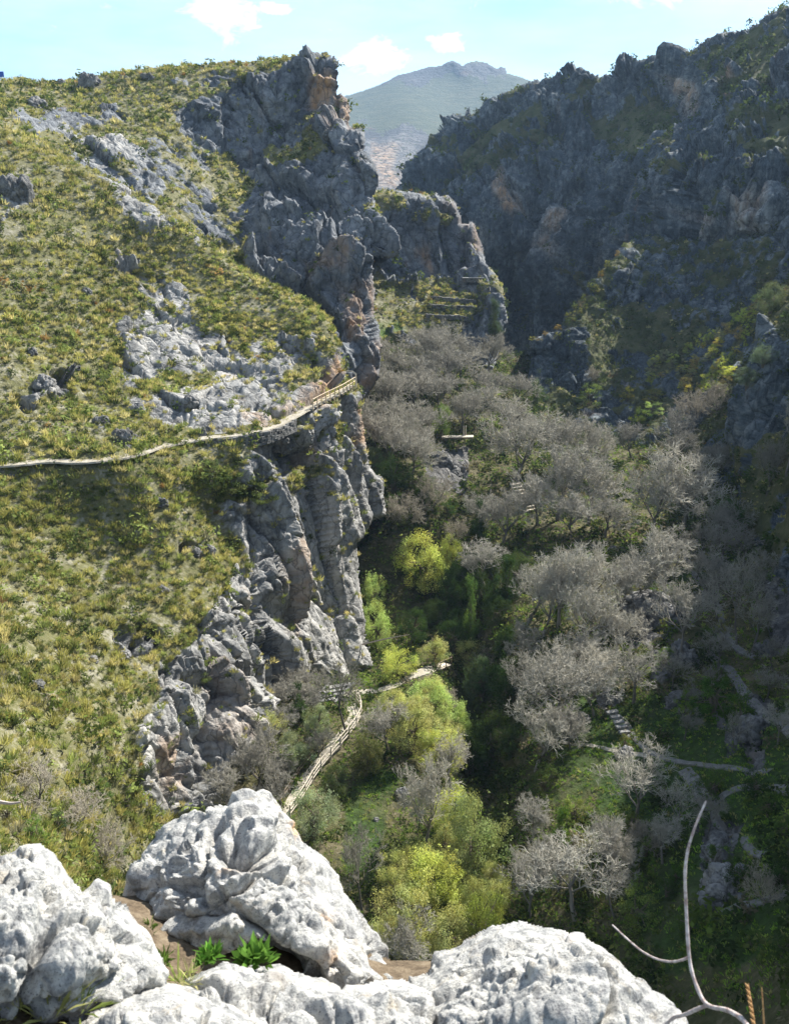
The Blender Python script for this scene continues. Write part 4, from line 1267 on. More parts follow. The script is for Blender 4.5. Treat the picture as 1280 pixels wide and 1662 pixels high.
mid = [(905, 872, 1020, 128, 'tall dense bare tree in the centre of the valley', 1.1, 0), (962, 876, 1010, 112, 'dense bare tree right beside the tall central one', 1.1, 0), (878, 915, 1040, 96, 'bare tree on the left flank of the central bare clump', 1.0, 0),
       (945, 930, 1060, 120, 'bare tree with yellowish twigs at the front of the central clump', 1.1, 0), (1010, 905, 1020, 96, 'bare tree behind the grassy rock knoll', 1.0, 0), (1075, 852, 975, 128, 'wide bare tree above the grassy rock knoll', 1.05, 0),
       (1040, 890, 985, 92, 'bare tree left of the wide one above the knoll', .95, 0), (1140, 884, 962, 96, 'bare tree on the bright grass ridge at the right', .95, 0), (1195, 892, 1044, 96, 'bare tree with a clear dark trunk on the pale track', 1.0, 1),
       (1105, 940, 1082, 112, 'open bare tree in front of the rock knoll', 1.0, 1), (1028, 1034, 1142, 96, 'small bare tree with a straight pale trunk above the stone steps', 1.05, 1),
       (905, 1056, 1180, 138, 'wide bare tree in sunlight left of the stone steps', 1.1, 0), (868, 1130, 1250, 118, 'bare tree on the edge of the dark ravine', 1.1, 0), (925, 1140, 1215, 80, 'small bare tree beside the sunny meadow', 1.0, 0),
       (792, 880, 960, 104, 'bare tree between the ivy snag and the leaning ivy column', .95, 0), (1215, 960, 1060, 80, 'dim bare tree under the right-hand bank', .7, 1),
       (1030, 1212, 1338, 128, 'bare tree with a dark trunk on the sunny meadow bank', 1.1, 1), (1090, 1262, 1345, 96, 'pale fine-twigged tree beside the fork of the gravel tracks', 1.1, 1), (1140, 1290, 1350, 52, 'small dark bare tree by the gravel track', .6, 1),
       (862, 1285, 1368, 84, 'bare tree left of the rounded ivy column near the valley bottom', 1.0, 0), (975, 1310, 1412, 96, 'bare tree right of the rounded ivy column', .95, 0), (935, 1366, 1492, 160, 'largest bare tree near the valley bottom above the domed boulder', 1.1, 1),
       (860, 1376, 1498, 96, 'dark-limbed bare tree left of the largest low one', .95, 1), (1000, 1400, 1490, 90, 'bare tree at the right of the largest low one', .85, 1), (1075, 1330, 1400, 80, 'bare bush-like tree below the fork of the tracks', .85, 0)]
for k, (u, vt, vb, w, lab, tone, op) in enumerate(mid):
    bare(k, S_H, u, vt, vb, w, lab, 'bare trees of the lower valley', tone, BARE_OPEN if op else BARE, .02)
near = [(566, 1070, 1196, 104, 'dark-stemmed bare tree standing at the bend of the fenced path', .62, 1, S_H), (692, 1232, 1372, 118, 'bare grey tree at the edge of the sunny glade', 1.05, 0, S_H),
        (735, 1200, 1290, 90, 'brownish bare tree between the glade and the ravine', .85, 0, S_H), (625, 1140, 1225, 92, 'greyish twiggy tree below the curving upper track', .8, 0, S_H), (590, 1345, 1482, 84, 'slender young leafless tree standing in the glade', .7, 1, S_H),
        (655, 1478, 1590, 110, 'pale twiggy tree directly behind the ledge rock', 1.0, 0, S_H), (420, 1186, 1285, 112, 'twiggy grey tree at the foot of the ribbed crag', .85, 0, S_H), (372, 1236, 1318, 92, 'low twiggy grey tree behind the largest boulder', .8, 0, S_H),
        (455, 1240, 1310, 80, 'grey twiggy tree left of the fenced path', .75, 0, S_H), (476, 1084, 1130, 64, 'wispy grey tree against the pale cliff foot', .8, 0, S_H), (455, 1110, 1160, 70, 'small wispy tree at the corner of the cliff foot', .75, 0, S_H)]
for k, (u, vt, vb, w, lab, tone, op, S) in enumerate(near):
    bare(k + 2, S, u, vt, vb, w, lab, None, tone, BARE_OPEN if op else BARE, .05)
for k, (u, vt, vb, w, lab, S) in enumerate([(60, 1232, 1305, 150, 'wide tangle of grey leafless scrub at the lower left', S_C), (120, 1290, 1345, 120, 'grey leafless scrub above the left boulder', S_C), (175, 1330, 1400, 110, 'brown-grey leafless scrub in the gap left of the largest boulder', S_C),
                                             (1130, 630, 692, 86, 'silvery leafless shrub on the scrub slope', S_F), (1165, 610, 672, 70, 'pale leafless shrub beside the dark crag', S_F), (960, 592, 622, 30, 'tiny silvery leafless shrub on the scrub slope', S_F), (700, 760, 830, 80, 'leafless shrub below the small footbridge', S_H), (655, 800, 858, 70, 'leafless shrub above the bright green tree', S_H),
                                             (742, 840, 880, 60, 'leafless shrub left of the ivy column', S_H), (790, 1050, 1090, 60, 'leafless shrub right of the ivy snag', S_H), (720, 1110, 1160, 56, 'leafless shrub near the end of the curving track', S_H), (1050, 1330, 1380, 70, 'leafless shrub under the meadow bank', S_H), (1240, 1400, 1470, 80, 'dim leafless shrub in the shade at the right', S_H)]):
    plant(BARE_LOW[k % 2], 'leafless_shrub', 'shrub', S, u, vt, vb, w, lab, None, (.85, .80, .74), (.8,) * 3)

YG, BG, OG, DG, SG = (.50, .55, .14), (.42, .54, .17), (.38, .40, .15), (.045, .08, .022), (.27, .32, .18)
leafy = [(688, 852, 962, 88, YG, 'L', 'bright yellow-green round tree in mid valley'), (728, 862, 925, 46, YG, 'L', 'small bright green tree touching the round yellow-green one'), (700, 900, 965, 70, (.10, .17, .04), 'L', 'darker green lower tree under the round yellow-green one'),
         (606, 924, 992, 44, BG, 'L', 'light green tree against the cliff edge'), (612, 965, 1058, 52, BG, 'L', 'pale green tree below the one at the cliff edge'), (645, 1046, 1104, 66, YG, 'L', 'vivid yellow-green bush-like tree beside the curving track'),
         (706, 1032, 1080, 52, OG, 'L', 'olive tree at the far end of the curving track'), (765, 1035, 1095, 60, OG, 'L', 'olive tree at the foot of the ivy snag'), (700, 1092, 1172, 78, BG, 'L', 'pale green tree just below the curving track'), (738, 1134, 1200, 62, BG, 'L', 'pale green tree leaning over the ravine edge'),
         (668, 1135, 1225, 84, OG, 'L', 'thin-leaved olive tree between the track and the glade'), (712, 1180, 1262, 84, YG, 'L', 'yellow-green tree above the ravine'), (772, 1282, 1418, 116, (.24, .29, .11), 'L', 'large olive-green tree right of the glade'), (735, 1270, 1350, 70, YG, 'L', 'yellow-green tree behind the large olive one'),
         (700, 1368, 1480, 104, YG, 'L', 'yellow-green tree below the glade'), (655, 1432, 1545, 112, OG, 'L', 'olive tree at the bottom of the glade'), (722, 1462, 1556, 96, OG, 'L', 'olive-yellow tree above the domed boulder'), (782, 1442, 1532, 90, (.20, .24, .05), 'L', 'yellowish tree left of the dark-limbed bare tree'),
         (618, 1490, 1570, 70, OG, 'L', 'olive shrub-like tree beside the largest boulder'), (512, 1276, 1362, 84, SG, 'L', 'grey-green tree right of the fenced path'), (545, 1238, 1296, 52, (.08, .11, .045), 'L', 'dark green rounded tree by the glade'), (592, 1182, 1262, 58, (.12, .13, .05), 'L', 'brown-green tree below the path bend'),
         (515, 1142, 1202, 52, SG, 'L', 'grey-green bush-like tree beside the stone ramp'), (440, 1150, 1215, 60, OG, 'L', 'olive bush-like tree under the ribbed crag'), (480, 1185, 1245, 66, SG, 'L', 'grey-green tree left of the fenced path'),
         (588, 858, 936, 34, (.11, .22, .03), 'I', 'bright ivy curtain hanging on the cliff edge'), (488, 1104, 1178, 40, DG, 'I', 'dark ivy-covered stump at the cliff foot'), (762, 925, 1052, 44, (.11, .18, .045), 'I', 'tall ivy-covered dead tree with bare side branches'),
         (774, 806, 892, 46, DG, 'I', 'dark ivy column in mid valley'), (822, 892, 985, 56, DG, 'I', 'dark ivy tree left of the central bare clump'), (800, 930, 1000, 50, DG, 'I', 'very dark ivy mass behind the ivy snag'), (908, 930, 1010, 40, (.10, .16, .03), 'I', 'ivy-clad trunk within the central bare clump'),
         (1182, 800, 872, 66, (.055, .12, .025), 'L', 'dark green ivy tree below the right crag'), (822, 1056, 1146, 62, DG, 'L', 'dark evergreen tree at the ravine rim'), (780, 1062, 1140, 62, (.07, .11, .05), 'L', 'blue-green tree hanging over the ravine'), (905, 1300, 1386, 58, (.08, .14, .025), 'I', 'rounded ivy column near the valley bottom'),
         (1248, 452, 512, 48, (.16, .20, .10), 'L', 'grey-green tree on the rim of the dark crag'), (1248, 556, 604, 48, (.14, .19, .12), 'L', 'silvery green tree on the dark crag'), (1222, 592, 640, 44, (.12, .16, .10), 'L', 'second silvery green tree lower on the dark crag'), (802, 478, 560, 40, (.07, .10, .045), 'I', 'ivy curtain on the right edge of the terraced bluff'),
         (870, 610, 660, 36, (.10, .15, .05), 'L', 'dark green tree at the mouth of the cleft'), (640, 735, 800, 66, DG, 'L', 'dark green shrub-like tree beside the pillar of the left cliff'), (612, 722, 770, 50, (.10, .14, .07), 'L', 'grey-green shrub-like tree at the left cliff foot'), (715, 650, 712, 34, (.16, .24, .05), 'L', 'green sapling above the small footbridge'),
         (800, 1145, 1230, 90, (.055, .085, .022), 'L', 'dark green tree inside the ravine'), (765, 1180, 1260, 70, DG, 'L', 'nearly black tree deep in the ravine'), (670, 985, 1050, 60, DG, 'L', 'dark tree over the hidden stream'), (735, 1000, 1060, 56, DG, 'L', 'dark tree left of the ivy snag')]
for k, (u, vt, vb, w, c, kind, lab) in enumerate(leafy):
    S = S_F if lab.startswith('never') else (S_G if u > 1215 and vb < 700 else (S_D if vb == 560 and u == 802 else S_H))
    if 'hanging on the cliff' in lab:
        S = S_C
    lib = IVY if kind == 'I' else LEAFY
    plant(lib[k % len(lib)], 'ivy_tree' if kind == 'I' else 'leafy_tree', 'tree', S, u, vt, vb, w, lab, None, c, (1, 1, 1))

# --- bushes one can tell apart
bushes = [(1058, 648, 672, 44, BG, 'vivid green bush low on the scrub slope', S_F), (1018, 622, 648, 34, (.30, .28, .05), 'golden bush above the vivid green one', S_F), (958, 618, 648, 56, (.15, .20, .05), 'olive-green bush at the left of the scrub slope', S_F), (1060, 628, 650, 50, (.26, .25, .07), 'yellow-ochre bush pair above the vivid green bush', S_F),
          (1035, 655, 690, 40, (.15, .20, .04), 'dull green bush left of the vivid green one', S_F), (1066, 726, 748, 24, (.26, .27, .05), 'small yellow bush over the isolated bare crown', S_F), (460, 695, 718, 26, (.24, .27, .05), 'yellow-green bush on the cliff under the railing', S_C), (375, 748, 808, 90, (.10, .13, .04), 'dark shrub thicket below the path', S_C), (345, 742, 790, 60, (.12, .16, .05), 'green shrub just under the path', S_C),
          (410, 770, 815, 60, (.13, .17, .05), 'shrub at the top of the pale cliff', S_C), (540, 668, 705, 44, (.20, .22, .07), 'tussocky bush below the railing', S_C), (545, 598, 612, 18, RUST, 'rust-red bush above the railing', S_C), (340, 1060, 1100, 40, (.12, .16, .05), 'bush on the rib of the crag', S_C),
          (60, 1320, 1372, 60, (.13, .22, .05), 'green leafy bush above the left boulder', S_C), (170, 1260, 1300, 44, (.09, .15, .04), 'dark green round bush at the lower left', S_C), (95, 1310, 1345, 36, (.07, .11, .05), 'blue-green bush at the lower left', S_C), (210, 1278, 1312, 48, (.10, .13, .04), 'olive bush beside the ribbed crag foot', S_C), (20, 1290, 1330, 50, (.16, .19, .05), 'olive bush at the left frame edge', S_C),
          (1155, 1085, 1165, 80, (.07, .14, .025), 'green bush on the rocky knoll right of the steps', S_H), (1115, 1110, 1160, 52, (.14, .22, .04), 'sunlit leafy bush beside the rocky knoll', S_H), (1195, 1110, 1180, 60, (.06, .11, .02), 'dark bush at the right of the rocky knoll', S_H), (1080, 1050, 1090, 50, (.14, .22, .04), 'light green bush on the rocks below the knoll', S_H), (1075, 1000, 1016, 24, (.28, .30, .06), 'yellow grass bush on the grassy knoll', S_H),
          (1170, 990, 1024, 26, (.30, .30, .10), 'straw-yellow bush beside the track tree', S_H), (1012, 1188, 1216, 32, (.16, .17, .05), 'small round bush next to the stone steps', S_H), (985, 1062, 1092, 30, (.10, .18, .03), 'green bush left of the small straight-trunked tree', S_H), (1030, 1440, 1502, 84, (.17, .22, .06), 'sunlit bush above the domed boulder', S_H), (1036, 1412, 1440, 26, (.15, .26, .04), 'small bright bush above the sunlit one', S_H),
          (1060, 1388, 1425, 30, (.14, .22, .04), 'leafy bush below the sunny bank', S_H), (1045, 1355, 1388, 30, (.15, .24, .04), 'yellow-green bush under the meadow bank', S_H), (1095, 1400, 1432, 30, (.06, .12, .02), 'dim bush beside the pale branch', S_H), (1165, 1060, 1110, 40, (.10, .16, .03), 'bush under the track tree', S_H), (1150, 1010, 1060, 40, (.09, .15, .03), 'dark bush left of the track tree', S_H),
          (930, 1290, 1330, 60, (.16, .2, .05), 'olive bush below the meadow bank', S_H), (1020, 1300, 1350, 60, (.15, .19, .05), 'grassy bush at the foot of the meadow bare tree', S_H), (880, 1235, 1290, 60, (.07, .10, .03), 'dark bush at the ravine edge below the bare trees', S_H)]
for k, (u, vt, vb, w, c, lab, S) in enumerate(bushes):
    plant(BUSH[k % 3], 'bush', 'bush', S, u, vt, vb, w, lab, None, c)
rb = random.Random(5)
G = 'yellow-green bushes on the sunlit band of the scrub slope'
cnt = 0
band = [(1035, 640), (1060, 585), (1100, 565), (1150, 540), (1190, 500), (1230, 480), (1225, 540), (1195, 590), (1180, 640), (1120, 635), (1080, 625)]
while cnt < 110:
    u, v = rb.uniform(1030, 1240), rb.uniform(470, 645)
    if not inside(band, np.array([u]), np.array([v]))[0]:
        continue
    w = rb.uniform(14, 32)
    plant(BUSH[cnt % 3], 'bush', 'bush', S_F, u, v - w * .6, v + w * .1, w, 'yellow-green bush among look-alikes on the sunlit band of the scrub slope', G,
          rb.choice([(.58, .60, .11), (.48, .55, .10), (.58, .50, .11), (.34, .40, .09), (.40, .32, .12), (.34, .35, .19)]))  # tints brightened to stand for the sun on this band
    cnt += 1
G = 'scattered bushes along the ridge of the rocky spur'
ridge = [(866, 556), (884, 545), (905, 536), (922, 515), (934, 500), (946, 482), (958, 465), (972, 446), (986, 430), (1000, 412), (940, 505), (930, 520), (965, 470), (950, 500), (1012, 400), (905, 548)]
for k, (u, v) in enumerate(ridge):
    w = rb.uniform(9, 18)
    plant(BUSH[k % 3], 'bush', 'bush', S_F, u, v - w * .6, v + 3, w, 'small yellow-tinged bush on the ridge of the rocky spur', G, rb.choice([(.28, .28, .07), (.22, .25, .06), (.30, .22, .07)]))

# --- more crowns that nothing tells apart, filling the gaps of the wood
placed = [(o.location.x, o.location.y) for o in COL.objects if o.parent is None and o.get('category') == 'tree']


def fill(n, poly, make, gap):
    poly = np.array(poly, float)
    k = tries = 0
    while k < n and tries < 4000:
        tries += 1
        u, v = rb.uniform(*[f(poly[:, 0]) for f in (min, max)]), rb.uniform(*[f(poly[:, 1]) for f in (min, max)])
        if not inside(poly, np.array([u]), np.array([v]))[0]:
            continue
        p = at(S_H, u, v)
        if min((p[0] - a) ** 2 + (p[1] - b) ** 2 for a, b in placed) < gap * gap:
            continue
        make(k, u, v)
        placed.append((p[0], p[1]))
        k += 1


def fill_bare(group, label, w, tone, lib=None, hh=.95):
    def f(k, u, v):
        ww = w * rb.uniform(.8, 1.2)
        bare(k, S_H, u, v - ww * hh, v, ww, label, group, tone * rb.uniform(.85, 1.1), lib or BARE, rb.uniform(0, .06))
    return f


def fill_leafy(group, label, w, cols, lib, hh=1.0):
    def f(k, u, v):
        ww = w * rb.uniform(.75, 1.25)
        plant(lib[k % len(lib)], 'leafy_tree', 'tree', S_H, u, v - ww * hh, v, ww, label, group, rb.choice(cols))
    return f


fill(15, [(590, 600), (700, 560), (860, 640), (860, 720), (760, 700), (720, 740), (700, 800), (600, 800)], fill_bare('bare trees that fill the upper grove', 'bare grey tree among look-alike crowns filling the upper grove', 82, .95), 4.0)
fill(8, [(860, 980), (1020, 1000), (1000, 1060), (960, 1180), (880, 1240), (840, 1180), (850, 1060)], fill_bare('bare trees on the valley slope above the ravine', 'bare grey tree among look-alikes on the slope above the ravine', 88, 1.0), 3.6)
fill(10, [(840, 1400), (1060, 1420), (1000, 1500), (850, 1520)], fill_bare('low bare trees near the valley bottom', 'low bare tree among look-alikes near the valley bottom', 84, .8), 2.6)
fill(9, [(380, 1230), (440, 1160), (520, 1130), (520, 1230), (460, 1300), (390, 1320)], fill_bare('twiggy grey trees under the crag', 'twiggy grey tree among look-alikes under the ribbed crag', 66, .7, BARE, .7), 2.2)
fill(9, [(1060, 900), (1200, 880), (1240, 960), (1220, 1060), (1120, 1060), (1100, 980)], fill_bare('bare trees above the pale track', 'bare tree among look-alikes above the pale track', 74, .75, BARE_OPEN, .9), 3.4)
fill(16, [(630, 1165), (700, 1150), (740, 1200), (740, 1260), (680, 1240), (640, 1180)], fill_leafy('pale green trees below the curving track', 'pale green tree among look-alikes below the curving track', 54, [(.52, .55, .20), (.44, .45, .18), (.40, .48, .16)], LEAFY), 2.4)
fill(14, [(640, 1390), (760, 1380), (830, 1450), (810, 1540), (640, 1560)], fill_leafy('olive thicket trees at the foot of the glade', 'olive-green tree among look-alikes in the thicket below the glade', 60, [OG, (.36, .38, .13), (.27, .30, .10)], LEAFY), 2.0)
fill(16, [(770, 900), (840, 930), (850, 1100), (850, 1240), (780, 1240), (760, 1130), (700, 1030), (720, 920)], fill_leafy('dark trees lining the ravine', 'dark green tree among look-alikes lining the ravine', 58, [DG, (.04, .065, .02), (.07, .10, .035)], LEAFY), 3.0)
fill(10, [(610, 800), (680, 790), (740, 850), (640, 870)], fill_leafy('dark shrubby trees below the left cliff', 'dark shrubby tree among look-alikes beside the left cliff', 46, [DG, (.08, .12, .03), (.11, .14, .05)], BUSH, .7), 3.0)
fill(9, [(1080, 1080), (1260, 1040), (1270, 1240), (1130, 1225), (1060, 1180)], fill_bare('small bare trees on the shaded right bank', 'small bare tree among look-alikes on the shaded right bank', 62, .72, BARE_OPEN, .95), 3.2)  # twig colour toned down for the shade over this bank
fill(6, [(1000, 700), (1180, 745), (1220, 800), (1120, 790), (1020, 760)], fill_bare('bare trees at the shaded slope foot', 'bare tree among look-alikes at the foot of the shaded scrub slope', 70, .75, BARE, .9), 5.0)  # darker twig tone puts the slope's shadow into the colour
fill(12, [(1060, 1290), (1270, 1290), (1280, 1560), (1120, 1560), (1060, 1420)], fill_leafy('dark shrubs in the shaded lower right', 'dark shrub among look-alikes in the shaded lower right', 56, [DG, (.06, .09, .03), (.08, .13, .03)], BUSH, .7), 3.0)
from mathutils import Vector
# ------------------------------------------------------------------ paths, railings, bridges, boulders
def ground_line(S, uv, n=6):
    return smooth_line([at(S, u, v) for u, v in uv], n)


M_path = terrain_mat('pale_gravel', .25, soil=((.24, .21, .16), (.34, .31, .25), (.42, .39, .34)))
M_path_shade = terrain_mat('shaded_gravel', .25, soil=((.10, .10, .10), (.16, .158, .15), (.23, .22, .21)))  # gravel colour darkened to carry the shade lying on the right-hand tracks
M_slope_rock = terrain_mat('loose_rock', .5, dark=(.05, .052, .055), mid=(.16, .16, .157), light=(.33, .32, .31), bump=.5, streaks=.3)
M_wood = wood_mat('railing_wood', (.40, .29, .18), (.62, .52, .38), 12)
M_wood_pale = wood_mat('weathered_wood', (.42, .36, .28), (.62, .56, .47), 12)
M_wood_dark = wood_mat('dark_wood', (.12, .09, .06), (.26, .2, .14), 12)


from mathutils.bvhtree import BVHTree


def ground_tree(S):
    me = S.obj.data
    v = np.empty(len(me.vertices) * 3, np.float32)
    me.vertices.foreach_get('co', v)
    f = np.empty(len(me.polygons) * 4, np.int32)
    me.loops.foreach_get('vertex_index', f)
    return BVHTree.FromPolygons(v.reshape(-1, 3).tolist(), f.reshape(-1, 4).tolist())


T_H = ground_tree(S_H)


def drop(p, tree=T_H, reach=4.0):
    h = tree.ray_cast(Vector((p[0], p[1], p[2] + reach)), Vector((0, 0, -1)), reach * 2.5)
    return h[0].z if h[0] else p[2]


def ribbon(name, line, width, mat, lift=.05, thick=.3, tree=None, cut=.55):
    """a trodden way; with a ground tree it follows the lie of the land, else it is benched level into the slope"""
    line = np.asarray(line).copy()
    for _ in range(3):
        line[1:-1] = (line[:-2] + line[1:-1] * 2 + line[2:]) / 4
    t = np.gradient(line, axis=0)
    t[:, 2] = 0
    t /= np.linalg.norm(t, axis=1)[:, None] + 1e-9
    s = np.stack([-t[:, 1], t[:, 0], np.zeros(len(t))], 1)
    n = len(line)
    wv = width * (1 + .30 * fbm(line / 2.2, 3))[:, None] / 2
    prof = [(-1.12, -thick), (-1, 0), (-.35, .02), (.35, .02), (1, 0), (1.12, -thick)]
    v = np.stack([line + s * wv * a + np.array([0, 0, lift + b]) for a, b in prof], 1)
    if tree is not None:
        zc = np.array([drop(p, tree) for p in line])
        for k, (a, b) in enumerate(prof):
            zz_ = np.array([drop(p, tree) for p in v[:, k]])
            zz_ = zc * (1 - cut) + zz_ * cut
            for _ in range(2):
                zz_[1:-1] = (zz_[:-2] + zz_[1:-1] * 2 + zz_[2:]) / 4
            v[:, k, 2] = zz_ + lift + b
        line[:, 2] = zc
    v[:, 1:5, 2] += (rng.random((n, 4)) - .5) * .05
    m = len(prof)
    idx = np.arange(n * m).reshape(n, m)
    f = np.stack([idx[:-1, :-1], idx[1:, :-1], idx[1:, 1:], idx[:-1, 1:]], -1).reshape(-1, 4)
    o = link(name, mesh_np(name, v.reshape(-1, 3), f, mat, {'rock': np.zeros(n * m)}))
    o['kind'] = 'structure'
    return o, line, s


def toward_eye(line, k):
    d = np.array([0, 0, CAM_Z]) - line
    d[:, 2] = 0
    return line + d / np.linalg.norm(d, axis=1)[:, None] * k


upper = ground_line(S_C, PATH_UV, 8)
# the way is levelled into the slope: keep it at the surveyed height
zz = np.interp(np.arange(len(upper)), np.linspace(0, len(upper) - 1, len(path_ctrl)), [CAM_Z - 24 + max(0, u - 450) / 120 for u, v, r in path_ctrl])
exact = smooth_line([unproject(u, v, r) for u, v, r in path_ctrl], 8)
upper = exact.copy()
upper = toward_eye(upper, .25)
ribbon('footpath', upper, 1.3, M_path, .16, .16)


def railing(name, line, label, step, h, mat, rails=(.95, .5), mesh=False, post_r=.06):
    L = np.asarray(line)
    seg = np.r_[0, np.cumsum(np.linalg.norm(np.diff(L, axis=0), axis=1))]
    n = max(2, int(seg[-1] / step) + 1)
    q = np.linspace(0, seg[-1], n)
    P = np.stack([np.interp(q, seg, L[:, k]) for k in range(3)], 1)
    o = empty(name, tuple(P[0]), label, 'railing')
    s = Soup()
    s.box((0, 0, h / 2 - .15), (post_r, post_r, h / 2 + .15))
    me = None
    for p in P:
        if me is None:
            me = mesh_np('post', s.v[0], s.f[0], mat)
        k = link('post', me, o)
        k.location = p - P[0]
    for rz in rails:
        s = Soup()
        for a, b in zip(P[:-1], P[1:]):
            s.tube([a + np.array([0, 0, h * rz]) - P[0], b + np.array([0, 0, h * rz]) - P[0]], [post_r * .75] * 2, 4)
        s.build('rail', mat, o)
    return o


def offset(line, k):
    t = np.gradient(line, axis=0)
    t[:, 2] = 0
    t /= np.linalg.norm(t, axis=1)[:, None] + 1e-9
    return line + np.stack([t[:, 1], -t[:, 0], np.zeros(len(t))], 1) * k


i0 = 13 * 8
rl = offset(upper, .85)[i0 + 10:]
railing('wooden_railing', rl + np.array([0, 0, .15]), 'light wooden railing along the cliff end of the upper path', 1.25, 1.25, M_wood, (.97, .55), post_r=.07)
o = empty('retaining_wall', tuple(upper[80]), 'dry-stone retaining wall under the outer edge of the upper path', 'wall')
s = Soup()
ol = offset(upper, .62)
for k in range(78, 108):
    a, b = ol[k] - upper[80], ol[k + 1] - upper[80]
    d = b - a
    for row in range(4):
        s.box((a + b) / 2 + np.array([0, 0, -.12 - row * .36]) + rng.normal(size=3) * .05 + np.array([.03, -.05, 0]) * row, (np.linalg.norm(d) * .52, .28, .17), math.atan2(d[1], d[0]) + rng.normal() * .08)
s.build('stonework', M_slope_rock, o)
# timber arch where the upper path leaves the frame of the cliff
e = upper[-1]
o = empty('timber_gate', tuple(e), 'small pale timber arch at the cliff end of the upper path', 'gate')
tdir = upper[-1] - upper[-4]
tdir[2] = 0
tdir /= np.linalg.norm(tdir)
sdir = np.array([tdir[1], -tdir[0], 0])
for k in (-1, 1):
    s = Soup()
    s.tube([sdir * k * .9 + np.array([0, 0, -.2]), sdir * k * .9 + np.array([0, 0, 1.9])], [.09, .08], 5)
    s.build('post', M_wood_pale, o)
s = Soup()
s.tube([-sdir * .95 + np.array([0, 0, 1.8]), -sdir * .4 + np.array([0, 0, 2.15]), sdir * .4 + np.array([0, 0, 2.15]), sdir * .95 + np.array([0, 0, 1.8])], [.08] * 4, 5)
s.build('lintel', M_wood_pale, o)

# lower fenced path and the curving track beyond it
LOW_UV = [(440, 1345), (462, 1318), (480, 1292), (500, 1262), (520, 1238), (545, 1208), (562, 1186), (572, 1168), (574, 1152), (566, 1140)]
low = ground_line(S_H, LOW_UV, 8)
ribbon('footpath', low, 1.15, M_path, .10, .3, T_H)
railing('wooden_railing', offset(low, .8)[6:] + np.array([0, 0, .3]), 'grey wooden railing on the valley side of the lower path', 1.7, 1.15, M_wood_pale, (.95, .55, .2))
railing('wooden_railing', offset(low, -.8)[10:38] + np.array([0, 0, .3]), 'low dark wooden railing on the cliff side of the lower path', 2.2, .8, M_wood_dark, (.95, .5))
TR_UV = [(528, 1136), (548, 1131), (570, 1128), (600, 1125), (632, 1118), (655, 1108), (680, 1096), (700, 1088), (716, 1086)]
tr = ground_line(S_H, TR_UV, 8)
ribbon('footpath', tr, 1.5, M_path, .25, .3, T_H)
o = empty('stone_ramp', tuple(at(S_H, 536, 1134)), 'pale stepped stone ramp at the cliff foot beside the track', 'ramp')
for k in range(4):
    s = Soup()
    s.box((k * .55 - .6, k * .75 - 1, .35 + k * .16), (1.25, .30, .16), .35)
    s.build('step', M_path, o)
for k in (-1, 1):
    s = Soup()
    s.tube([(k * 1.3 - .7, -1.2, .3), (k * 1.3 + 1.2, 1.8, 1.0)], [.13, .13], 5)
    s.build('kerb', M_path, o)


def plank_bridge(label, a, b, width, rail=True):
    a, b = np.asarray(a), np.asarray(b)
    c = (a + b) / 2
    d = b - a
    L = np.linalg.norm(d)
    d = d / L
    sd_ = np.array([-d[1], d[0], 0])
    sd_ /= np.linalg.norm(sd_)
    o = empty('footbridge', tuple(c), label, 'footbridge')
    s = Soup()
    n = int(L / .3)
    up = np.cross(d, sd_)
    ax = np.stack([d, sd_, up])
    for k in range(n):
        q = (k + .5) / n - .5
        s.box(d * L * q, (.135, width / 2, .05), axes=ax)
    s.build('deck', M_wood_pale, o)
    s = Soup()
    for k in (-1, 1):
        s.box(sd_ * k * width * .38 - np.array([0, 0, .17]), (L / 2, .09, .11), axes=ax)
    s.build('beam', M_wood_dark, o)
    if rail:
        for k in (-1, 1):
            for q in np.linspace(-.48, .48, max(3, int(L / 1.8))):
                s = Soup()
                s.box(d * L * q + sd_ * k * width / 2 + np.array([0, 0, .5]), (.05, .05, .6))
                s.build('post', M_wood_dark, o)
            s = Soup()
            s.tube([d * L * -.5 + sd_ * k * width / 2 + np.array([0, 0, 1.05]), d * L * .5 + sd_ * k * width / 2 + np.array([0, 0, 1.05])], [.05, .05], 4)
            s.build('rail', M_wood_dark, o)
    return o


p0, p1 = at(S_H, 702, 1089) + np.array([0, 0, .35]), at(S_H, 722, 1083) + np.array([0, 0, .6])
plank_bridge('pale plank footbridge starting at the far end of the curving track', p0, p1, 1.7)
rb_ = float(np.hypot(*at(S_H, 738, 712)[:2])) - 3.0
plank_bridge('small pale footbridge crossing the stream below the upper grove', unproject(716, 709, rb_), unproject(768, 708, rb_), 1.6, False)
for k, (u, v, hh) in enumerate(((752, 708, 2.0), (755.5, 708, 2.0))):
    s = Soup()
    b = unproject(u, v, rb_ + .8)
    s.box(b + np.array([0, 0, hh / 2]), (.10, .10, hh / 2))
    tag(s.build('marker_post', M_wood_pale), ('left' if k == 0 else 'right') + ' one of two pale upright posts at the small footbridge', 'post')
